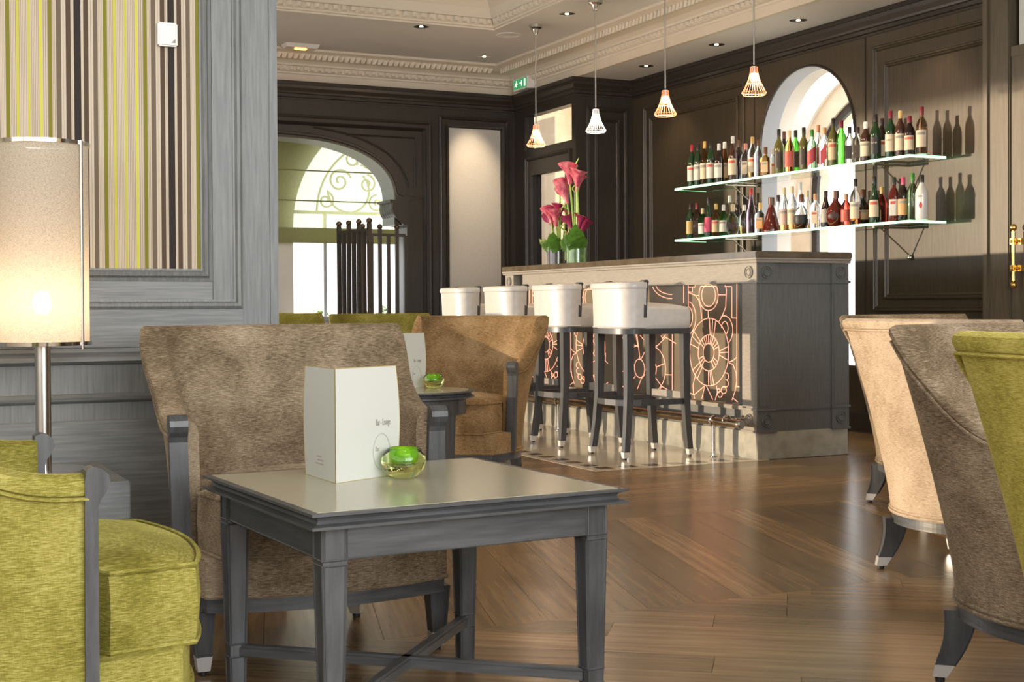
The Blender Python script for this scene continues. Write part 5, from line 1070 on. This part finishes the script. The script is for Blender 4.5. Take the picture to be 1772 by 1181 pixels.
for bi, (sh_, y, x, H, tp, gc, cc, lb) in enumerate(BOT):
    i = cnt[sh_]; cnt[sh_] += 1
    z0 = 1.7838 if sh_ == 'U' else 1.3828
    R = .0345 if tp != 'sqs' else .033
    if tp in ('ball',): R = .036 if gc != 'drk' else .044
    if tp == 'flask': R = .046
    if tp == 'malib': R = .039
    RO = R*(1.46 if tp == 'ball' else 1.56 if tp == 'flask' else 1.2 if tp == 'sqs' else 1.3 if tp == 'cone' else 1.05)
    for _ in range(14):
        if all(sh_ != s2 or math.hypot(x-x2, y-y2) > RO+r2 for s2, x2, y2, r2 in PLACED) or x > 6.10-RO: break
        k = .008/math.hypot(x, y); x += x*k; y += y*k
    PLACED.append((sh_, x, y, RO))
    t = thing('bottle', '%s%s bottle, %s cap, %s, %s from left on the %s shelf' % (SHW.get(tp, ''), WORD[gc], CW[cc], LW[lb], ordw(i), 'upper' if sh_ == 'U' else 'lower'), 'bottle', (x, y, z0), 0, 'bottles on the %s glass shelf' % ('upper' if sh_ == 'U' else 'lower'))
    pr_ = [(r*R, z) for r, z in body_prof(tp, H)]; neck = pr_[-1]
    b = MB(); n = 24
    if tp in ('sq', 'sqs'):
        vs = []; fs = []; k = len(pr_)+1; full = pr_+[(0, neck[1])]
        for j in range(n):
            a = 2*PI*j/n
            for q, (r, z) in enumerate(full):
                f = sq_r(a) if r > R*.6 else 1.0
                vs.append((r*f*.92*math.cos(a), r*f*.92*math.sin(a), z))
        for j in range(n):
            for q in range(k-1): fs.append((j*k+q, ((j+1) % n)*k+q, ((j+1) % n)*k+q+1, j*k+q+1))
        b.add(vs, fs, True)
    else: b.lathe(pr_+[(0, neck[1])], n)
    b.build('glass_body', 'bottle_'+gc, t)
    if MB_[gc][1] and tp in ('ball', 'flask', 'wine', 'std', 'cone') and gc in ('clr', 'clp') and i % 3 != 1:
        lq = 'bottle_drk' if tp in ('ball', 'wine') else 'bottle_amb'
        hh = H*(.30 if tp != 'wine' else .38)
        pts = [(r*.93, max(z, .004)) for r, z in pr_ if z < hh]; pts.append((pts[-1][0], hh)); pts.append((0, hh))
        MB().lathe(pts, 20).build('drink', lq, t)
    cr = neck[0]*1.12; cz = neck[1]
    MB().lathe([(0, cz-.02), (cr, cz-.02), (cr*1.02, H*.985), (cr*.85, H), (0, H)], 16).build('cap', 'cap_'+cc, t)
    if lb != 'none':
        hgt = (H*.14, H*.50)
        if tp == 'ball': hgt = (H*.16, H*.42)
        def rr_(z):
            for (r0, za), (r1, zb_) in zip(pr_[1:-1], pr_[2:]):
                if za <= z <= zb_: return r0+(r1-r0)*(z-za)/max(zb_-za, 1e-6)
            return R
        vs = []; fs = []; na, nz = 10, 4; sp_ = 1.05 if tp not in ('sq', 'sqs') else .62
        for a_i in range(na+1):
            for z_i in range(nz+1):
                u = a_i/na*2-1; v = z_i/nz; a = FACE+u*sp_; z = hgt[0]+(hgt[1]-hgt[0])*v
                if lb in ('oval', 'emb'):
                    v2 = v*2-1; sc = .62 if lb == 'oval' else .25; zc = (hgt[0]+hgt[1])/2; a = FACE+u*sp_*sc*math.sqrt(max(0, 1-v2*v2*.98)); z = zc+v2*(hgt[1]-hgt[0])/2*(.8 if lb == 'oval' else .4)
                if lb == 'sash': z += u*H*.09
                f = sq_r(a)*.92 if tp in ('sq', 'sqs') else 1.0
                r = rr_(z)*f+.0009; vs.append((r*math.cos(a), r*math.sin(a), z))
        for a_i in range(na):
            for z_i in range(nz): q = a_i*(nz+1)+z_i; fs.append((q, q+nz+1, q+nz+2, q+1))
        lo_ = MB().add(vs, fs, True).build('label', 'lab_'+lb, t)
        if lb in ('white', 'cream', 'tan', 'pinkl', 'org') and bi not in TEXTS:
            # printed lines and badge on the label
            b = MB()
            for q, (zz, wd, hh_) in enumerate([(.72, .72, .06)]):
                z = hgt[0]+(hgt[1]-hgt[0])*zz; vs = []; 
                for a_i in range(7):
                    a = FACE+(a_i/3-1)*sp_*wd; f = sq_r(a)*.92 if tp in ('sq', 'sqs') else 1.0
                    for dz in (0, hh_*H): r = rr_(z+dz)*f+.0015; vs.append((r*math.cos(a), r*math.sin(a), z+dz))
                b.add(vs, [(2*j, 2*j+2, 2*j+3, 2*j+1) for j in range(6)], True)
            b.build('label_print', 'lab_red' if bi % 3 == 0 else 'ink', lo_)
        if tp in ('sq', 'std') and bi in TEXTS:
            s_, mt_ = TEXTS[bi]; c, q = math.cos(FACE), math.sin(FACE); r = R*1.0+.0016
            mw = Matrix(((-q, 0, c, r*c), (c, 0, q, r*q), (0, 1, 0, H*.36), (0, 0, 0, 1)))
            w_ = {'VAT 69': -.022, 'JAMESON': -.024}.get(s_, -.02)
            text_mesh(s_, .016, 'lettering', mt_, lo_, mw @ Matrix.Translation((w_, 0, 0)), xs=.75)
    if tp == 'malib':
        c, q = math.cos(FACE), math.sin(FACE); r = R+.0012
        mw = Matrix(((-q, 0, c, r*c), (c, 0, q, r*q), (0, 1, 0, H*.50), (0, 0, 0, 1)))
        text_mesh('MALIBU', .015, 'lettering', 'ink', t, mw @ Matrix.Translation((-.026, 0, 0)), xs=.8)
# ================================================================== PENDANTS
def pendant(y, label, wire, bulbcol, x=4.81, zb=2.115):
    t = thing('pendant_lamp', label, 'lamp', (x, y, CZ), 0, 'pendant lamps above the bar')
    d = zb-CZ
    MB().lathe([(0, 0), (.052, 0), (.052, -.022), (.030, -.034), (.020, -.065), (.014, -.075), (0, -.075)], 32).build('canopy', 'steel', t)
    MB().cyl((0, 0, -.07), (0, 0, d+.165), .0055, 10).build('rod', 'steel', t)
    def rad(u): return .021+.052*(u**1.9)     # u: 0 top, 1 bottom
    b = MB(); n = 22; hs = .150
    for k in range(n):
        a = 2*PI*k/n; pts = []
        for j in range(8):
            u = j/7; r = rad(u); pts.append((r*math.cos(a), r*math.sin(a), d+hs*(1-u)))
        pts.append((rad(1)*.90*math.cos(a), rad(1)*.90*math.sin(a), d-.012))
        b.tube(pts, .0009, 3, caps=False)
    for u in (0, .25, .6, 1): b.tube([(rad(u)*math.cos(a), rad(u)*math.sin(a), d+hs*(1-u)) for a in [2*PI*i/24 for i in range(24)]], .0016, 4, closed=True)
    b.tube([(rad(1)*.9*math.cos(a), rad(1)*.9*math.sin(a), d-.012) for a in [2*PI*i/24 for i in range(24)]], .0016, 4, closed=True)
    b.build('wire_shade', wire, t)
    MB().lathe([(0, d+.155), (.017, d+.155), (.017, d+.115), (0, d+.115)], 16).build('lamp_holder', 'steel', t)
    MB().lathe([(0, d+.115), (.016, d+.113), (.022, d+.09), (.022, d+.075), (0, d+.068)], 16).build('bulb', bulbcol, t)
    light('pendant_light', 'POINT', (x, y, zb+.03), 6.0, (1, .72, .46), shadow_soft_size=.02)
M['bulb_cool'] = emit('bulb_cool', (.95, .95, 1.0), 30)
pendant(9.46, 'copper wire pendant lamp farthest back, hanging before the corridor window', 'wire_copper_glow', 'bulb_pend')
pendant(8.52, 'silver white wire pendant lamp above the flowers, second from the back', 'wire_white_glow', 'bulb_cool')
pendant(7.60, 'copper wire pendant lamp second from the viewer, left of the bottles', 'wire_copper_glow', 'bulb_pend')
pendant(6.63, 'copper wire pendant lamp nearest the viewer, beside the wall arch', 'wire_copper_glow', 'bulb_pend')
# ================================================================== CEILING FITTINGS
def downlight(x, y, z, label, energy, aim=None, spot=1.5, blend=.6, col=(1, .78, .52)):
    t = thing('downlight', label, 'ceiling light', (x, y, z), 0, 'recessed ceiling downlights')
    MB().lathe([(.045, .0), (.056, -.003), (.060, -.002), (.060, 0), (.045, .0)], 32).build('trim_ring', 'chrome', t)
    MB().lathe([(.046, -.0005), (.030, -.0008), (0, -.0008)], 24).build('reflector', 'chrome', t)
    MB().lathe([(0, -.0015), (.014, -.0015), (.013, -.004), (0, -.005)], 16).build('lamp_capsule', 'bulb_warm' if energy else 'steel', t)
    if energy:
        light('downlight_beam', 'SPOT', (x, y, z-.01), energy, col, spot_size=spot, spot_blend=blend, shadow_soft_size=.03, aim=aim or (x, y, 0))
downlight(5.85, 9.53, SZ, 'downlight in the beam soffit farthest from the viewer', 26, (6.0, 9.5, 0))
downlight(5.85, 8.53, SZ, 'downlight in the beam soffit between the third and nearest pendant lamps', 26, (6.0, 8.5, 0))
downlight(5.86, 7.57, SZ, 'downlight in the beam soffit nearest the viewer, above the wall arch', 26, (6.0, 7.5, 0))
downlight(5.86, 6.55, SZ, 'downlight in the beam soffit outside the top of the photo', 26, (6.0, 6.5, 0))
downlight(5.01, 10.84, CZ, 'downlight in the ceiling corner above the cream fabric panel', 120, (5.17, 11.43, 2.02), .66, 1.0)
downlight(4.03, 9.88, CZ, 'downlight between the coffer and the far wall', 60, (4.0, 10.6, 0))
downlight(4.84, 9.0, CZ, 'downlight between the first two pendant canopies', 60, (4.8, 9.0, 0))
downlight(4.84, 7.0, CZ, 'downlight above the bar stools, outside the top of the photo', 60, (4.2, 7.0, 0))  # unseen lamp added to brighten the stools and stone floor
downlight(4.84, 5.0, CZ, 'downlight above the open floor, outside the top of the photo', 60, (4.4, 5.0, 0))  # another unseen lamp, added to warm the planks
downlight(2.9, 4.6, CZ+.33, 'downlight inside the coffer, outside the top of the photo', 50, (3.0, 4.6, 0))  # unseen coffer lamp added for golden light on the floor
t = thing('ceiling_speaker', 'faint round white disc flush in the ceiling near the coffer corner', 'speaker', (4.785, 9.89, CZ))
MB().lathe([(0, -.003), (.085, -.003), (.092, -.006), (.096, -.004), (.098, 0), (.0, 0)], 36).build('grille', 'plaster_white', t)
t = thing('emergency_light', 'small orange glowing emergency light in a white ceiling housing', 'emergency light', (3.40, 10.98, CZ))
MB().add([(-.13, -.05, -.03), (.13, -.05, -.03), (.13, .05, -.03), (-.13, .05, -.03), (-.145, -.075, 0), (.145, -.075, 0), (.145, .075, 0), (-.145, .075, 0)], [(0, 1, 2, 3), (0, 4, 5, 1), (1, 5, 6, 2), (2, 6, 7, 3), (3, 7, 4, 0)]).build('housing', 'white_plastic', t)
MB().bbox((-.05, -.022, -.040), (.05, .022, -.0302), .006).build('lamp_tube', 'emerg', t)
t = thing('exit_sign', 'green lit exit sign box on the beam above the corridor window', 'sign', (0, 0, 0))
MB().bbox((5.50, 10.985, 2.825), (5.579, 11.275, 2.935), .004).build('housing', 'white_plastic', t)
f = MB().box((5.4975, 10.998, 2.838), (5.4995, 11.262, 2.922)).build('sign_face', 'exit_green', t)
Be = (Vector((5.4975, 0, 0)), Vector((0, 1, 0)), Z3, Vector((-1, 0, 0)))
b = MB(); b.prism([(11.02, 2.848), (11.045, 2.848), (11.045, 2.912), (11.02, 2.912)], .0, .0008, Be)     # door
b.prism([(11.09, 2.855), (11.10, 2.855), (11.10, 2.905), (11.09, 2.905)], 0, .0008, Be); b.prism([(11.135, 2.88), (11.105, 2.88), (11.105, 2.888), (11.135, 2.888)][::-1], 0, .0008, Be)
# running figure
b.prism([(11.20+.008*math.cos(a), 2.907+.008*math.sin(a)) for a in [2*PI*i/10 for i in range(10)]], 0, .0008, Be)
for p in ([(11.205, 2.897), (11.215, 2.875), (11.205, 2.872), (11.193, 2.893)], [(11.21, 2.875), (11.19, 2.858), (11.195, 2.852), (11.218, 2.872)], [(11.215, 2.875), (11.235, 2.86), (11.24, 2.866), (11.218, 2.882)], [(11.20, 2.895), (11.178, 2.885), (11.18, 2.878), (11.204, 2.888)], [(11.208, 2.895), (11.228, 2.89), (11.226, 2.883), (11.21, 2.887)]):
    b.prism(p, 0, .0008, Be)
b.build('pictogram', 'exit_white', f)
# ================================================================== FOLDING SCREEN in front of the arch
sc_ = thing('folding_screen', 'black folding screen of upright bars topped with bronze balls', 'screen', (0, 0, 0))
def screen_panel(p0, p1, nb_, mat='screen_wood', bars_per_ball=1, ztop=1.50):
    (x0, y0), (x1, y1) = p0, p1; L = math.hypot(x1-x0, y1-y0); a = math.atan2(y1-y0, x1-x0)
    mm = Matrix.Translation((x0, y0, 0)) @ Matrix.Rotation(a, 4, 'Z')
    for z in (ztop-.012, .12): MB().box((0, -.013, z), (L, .013, z+.026), mm).build('rail', mat, sc_)
    for k in range(nb_):
        x = L*k/(nb_-1); ball = (k % bars_per_ball == 0)
        MB().box((x-.015, -.015, .02), (x+.015, .015, (ztop+.055) if ball else ztop), mm).build('bar', mat, sc_)
        if ball:
            c = mm @ Vector((x, 0, ztop+.074)); MB().sph(c, .024, 12).build('ball_finial', 'bronze_ball', sc_)
screen_panel((3.78, 11.15), (3.86, 10.62), 7, bars_per_ball=2)
screen_panel((4.075, 11.38), (4.475, 11.38), 6, bars_per_ball=2)
# ================================================================== NICHE: blind, plants
bd = thing('roman_blind', 'sheer green roman blind in the arched niche, folded at its hem', 'blind', (0, 0, 0))
zs = [2.68, 2.40, 2.14, 1.86, 1.60]
b = MB(); n = 24
for i in range(4):
    za, zc = zs[i], zs[i+1]-.004; vs = []; fs = []
    for k in range(n+1):
        x = 1.5+3.35*k/n
        for j in range(4): u = j/3; vs.append((x, 12.28-.012*math.sin(PI*u)+.002*math.sin(k*1.7), za+(zc-za)*u))
    for k in range(n):
        for j in range(3): q = k*4+j; fs.append((q, q+4, q+5, q+1))
    b2 = MB(); b2.add(vs, fs, True); b2.build('blind_panel', 'blind', bd)
    MB().cyl((1.5, 12.282, zc), (4.85, 12.282, zc), .006, 8).build('blind_rod', 'blind_fold', bd)
b = MB(); vs = []; fs = []
for k in range(n+1):
    x = 1.5+3.35*k/n; w = .004*math.sin(k*2.1)
    vs += [(x, 12.27+w, 1.605), (x, 12.25+w, 1.55), (x, 12.252+w, 1.50), (x, 12.27+w, 1.462), (x, 12.29+w, 1.49), (x, 12.29+w, 1.6)]
for k in range(n):
    for j in range(5): q = k*6+j; fs.append((q, q+6, q+7, q+1))
b.add(vs, fs, True).build('blind_hem', 'blind_fold', bd)
def shrub(x, y, z, s, lb):
    t = thing('window_plant', lb, 'plant', (x, y, z), 0, 'plants outside the arched window'); b = MB()
    for k in range(46):
        a = random.random()*2*PI; el = random.uniform(.1, 1.4); r = random.uniform(.4, 1)*s
        c = Vector((r*math.cos(a)*math.cos(el), r*math.sin(a)*math.cos(el)*.6, r*math.sin(el)*.8)); d = Vector((random.uniform(-1, 1), random.uniform(-1, 1), random.uniform(-.2, 1))).normalized()*.03
        u = d.cross(Vector((.3, .5, .8))).normalized()*.011
        b.add([c-d, c+u, c+d, c-u], [(0, 1, 2, 3)])
    b.build('leaves', 'leaf_light', t)
    MB().lathe([(0, -.12), (.05, -.12), (.065, .0), (0, .0)], 16).build('pot', 'stone_dark', t)
for x, s, lb in ((4.17, .09, 'small green plant outside the window, left of the folding screen'), (4.62, .07, 'low green plant outside the window behind the screen bars'), (4.84, .13, 'taller green plant outside the window at the right jamb')):
    shrub(x, 12.85, .78, s, lb)
struct(MB().box((3.6, 12.75, .60), (5.8, 12.98, .655)).build('trim_3', 'plinth_stone'))
# greenery outside the bar-side arch
for k, (x, y, z) in enumerate([(8.2, 8.9, .45)]):
    t = thing('passage_shrub', 'green shrub outside, glimpsed in the slit right of the bar', 'plant', (x, y, z)); b = MB()
    for q in range(420):
        a = random.random()*2*PI; r = random.uniform(.05, .42); c = Vector((r*math.cos(a), r*math.sin(a), random.uniform(-.4, .75))); d = Vector((random.uniform(-1, 1), random.uniform(-1, 1), random.uniform(-.5, 1))).normalized()*.05
        u = d.cross(Vector((.3, .5, .8))).normalized()*.02; b.add([c-d, c+u, c+d, c-u], [(0, 1, 2, 3)])
    b.build('leaves', 'leaf_light', t)
# ================================================================== FLOWERS ON THE BAR
VX = 4.86
def vase(y, r, h, lb, fill):
    t = thing('glass_vase', lb, 'vase', (VX, y, 1.1682), 0, 'glass cylinder vases on the bar')
    MB().lathe([(0, 0), (r, 0), (r, h), (r-.004, h), (r-.004, .010), (0, .010)], 36).build('glass', 'clear_glass', t)
    MB().lathe([(0, .012), (r-.005, .011), (r-.005, h*.82), (r*.5, h*.86), (0, h*.84)], 28).build('filling_core', fill, t)
    b = MB()
    for k in range(60):
        a = random.random()*2*PI; rr = math.sqrt(random.random())*(r-.014); b.sph((rr*math.cos(a), rr*math.sin(a), random.uniform(.018, h*.80)), random.uniform(.009, .015), 5)
    b.build('filling', fill, t); return t
va = vase(9.205, .080, .150, 'wide glass cylinder vase filled with dark bark, left of the pair on the bar', 'soil')
vc = vase(8.90, .080, .155, 'wide glass cylinder vase with green stems, right of the pair on the bar', 'leaf')
def flower_group(name, lb, y0, items, leaves):
    t = thing(name, lb, 'flowers', (VX, y0, 1.1682+.04), 0, 'flower arrangement on the bar')
    for dy, dz, s, mt_, tilt in items:
        base = Vector((random.uniform(-.02, .02), dy*.25, 0)); tip = Vector((random.uniform(-.04, .03), dy, dz-.04))
        mid = (base+tip)/2+Vector((0, dy*.12, 0))
        st_ = MB().tube([base, base*.5+mid*.5, mid, mid*.45+tip*.55, tip], [.007]*5, 8).build('stem', 'leaf_light', t)
        # calla: a funnel with a flared, pointed lip
        b = MB(); n = 24; vs = []; fs = []; kk = 7
        axis = (tip-mid).normalized(); axis = (axis+Vector((0, tilt, 0))).normalized(); u = axis.cross(Vector((1, 0, 0))).normalized(); w = axis.cross(u)
        for i in range(n):
            a = 2*PI*i/n
            for j in range(kk):
                v = j/(kk-1); r = s*(.16+.55*v**2.2*(1+.25*math.cos(a-2.2)+.08*math.sin(5*a))); h = s*1.9*v*(1-.18*v*(1-math.cos(a-2.2)))
                vs.append(tip+axis*h*1.15+(u*math.cos(a)+w*math.sin(a))*r*1.35)
        for i in range(n):
            for j in range(kk-1): fs.append((i*kk+j, ((i+1) % n)*kk+j, ((i+1) % n)*kk+j+1, i*kk+j+1))
        b.add(vs, fs, True); b.build('flower', mt_, t)
    for dy, dz, L_, wd, lean in leaves:
        b = MB(); vs = []; fs = []; n = 8
        p0 = Vector((random.uniform(-.05, -.01), dy*.5, .05)); d = Vector((random.uniform(-.25, -.05), lean, 1)).normalized()
        for i in range(n+1):
            u = i/n; c = p0+d*L_*u+Vector((0, lean*.25*L_*u*u, -.25*L_*u*u)); ww = wd*math.sin(PI*min(1, .12+u*.88))
            side = Vector((.9, -.44, 0)).normalized()*ww*1.45; vs += [c-side, c+Vector((-.3*ww, 0, 0)), c+side]
        for i in range(n): q = i*3; fs += [(q, q+3, q+4, q+1), (q+1, q+4, q+5, q+2)]
        b.add(vs, fs, True).build('leaf', 'leaf', t)
    return t
flower_group('flower_bunch', 'bunch of pink and plum calla lilies in the left vase', 9.21,
    [(.10, .30, .055, 'calla_plum', .5), (.05, .33, .06, 'calla_pink', .2), (-.02, .35, .06, 'calla_plum', -.1), (-.04, .30, .065, 'calla_pink', 0), (.02, .26, .06, 'calla_pink', .1), (-.09, .34, .05, 'calla_plum', -.6), (-.12, .24, .03, 'calla_plum', -.2)],
    [(.08, 0, .20, .022, .5), (.03, 0, .22, .025, .1), (-.05, 0, .24, .03, -.3), (-.10, 0, .20, .028, -.6), (.0, 0, .18, .02, .3)])
flower_group('flower_bunch', 'tall bunch of bright pink calla lilies in the right vase', 8.91,
    [(.17, .50, .07, 'calla_pink', .1), (.11, .46, .065, 'calla_pink', .3), (.02, .60, .075, 'calla_pink', .0), (-.06, .58, .07, 'calla_pink', -.4), (-.02, .54, .07, 'calla_pink', -.2), (.05, .25, .055, 'calla_plum', .2), (-.04, .27, .06, 'calla_plum', -.5), (-.03, .22, .07, 'calla_plum', -.3), (.0, .20, .06, 'calla_plum', .1)],
    [(.10, 0, .16, .03, .3), (-.05, 0, .26, .035, -.5), (-.08, 0, .30, .035, -.3), (-.10, 0, .22, .04, -.8), (-.06, 0, .16, .04, -1.0), (.03, 0, .2, .03, .1), (-.02, 0, .18, .03, -.2)])
def bamboo(lb, y, top, coils):
    t = thing('curly_bamboo', lb, 'plant', (VX-.01, y, 1.2082), 0, 'curly bamboo stems on the bar')
    pts = []; n = 90
    for i in range(n+1):
        u = i/n; z = top*u; r = 0 if z < coils[0] or z > coils[1] else .035*math.sin(PI*(z-coils[0])/(coils[1]-coils[0]))
        a = u*30; pts.append((r*math.cos(a), r*math.sin(a), z))
    MB().tube(pts, .0055, 6).build('stem', 'leaf_light', t)
    for k in range(7):
        b = MB(); z = top-.015-.022*k; a = k*2.3; d = Vector((math.cos(a)*.5, math.sin(a)*.9, .9)).normalized(); s_ = d.cross(Vector((1, .2, 0))).normalized()*.009; c = Vector((0, 0, z)); L_ = .075-.004*k
        b.add([c, c+d*L_*.4+s_, c+d*L_, c+d*L_*.4-s_], [(0, 1, 2, 3)]).build('leaf', 'leaf_light', t)
bamboo('shorter curly bamboo stem with leafy tip, left side of the arrangement', 9.145, .50, (.32, .43))
bamboo('shorter straight bamboo shoot beside the left curly stem', 9.06, .49, (.20, .32))
bamboo('tallest curly bamboo stem rising above the pink callas', 8.91, .71, (.50, .62))
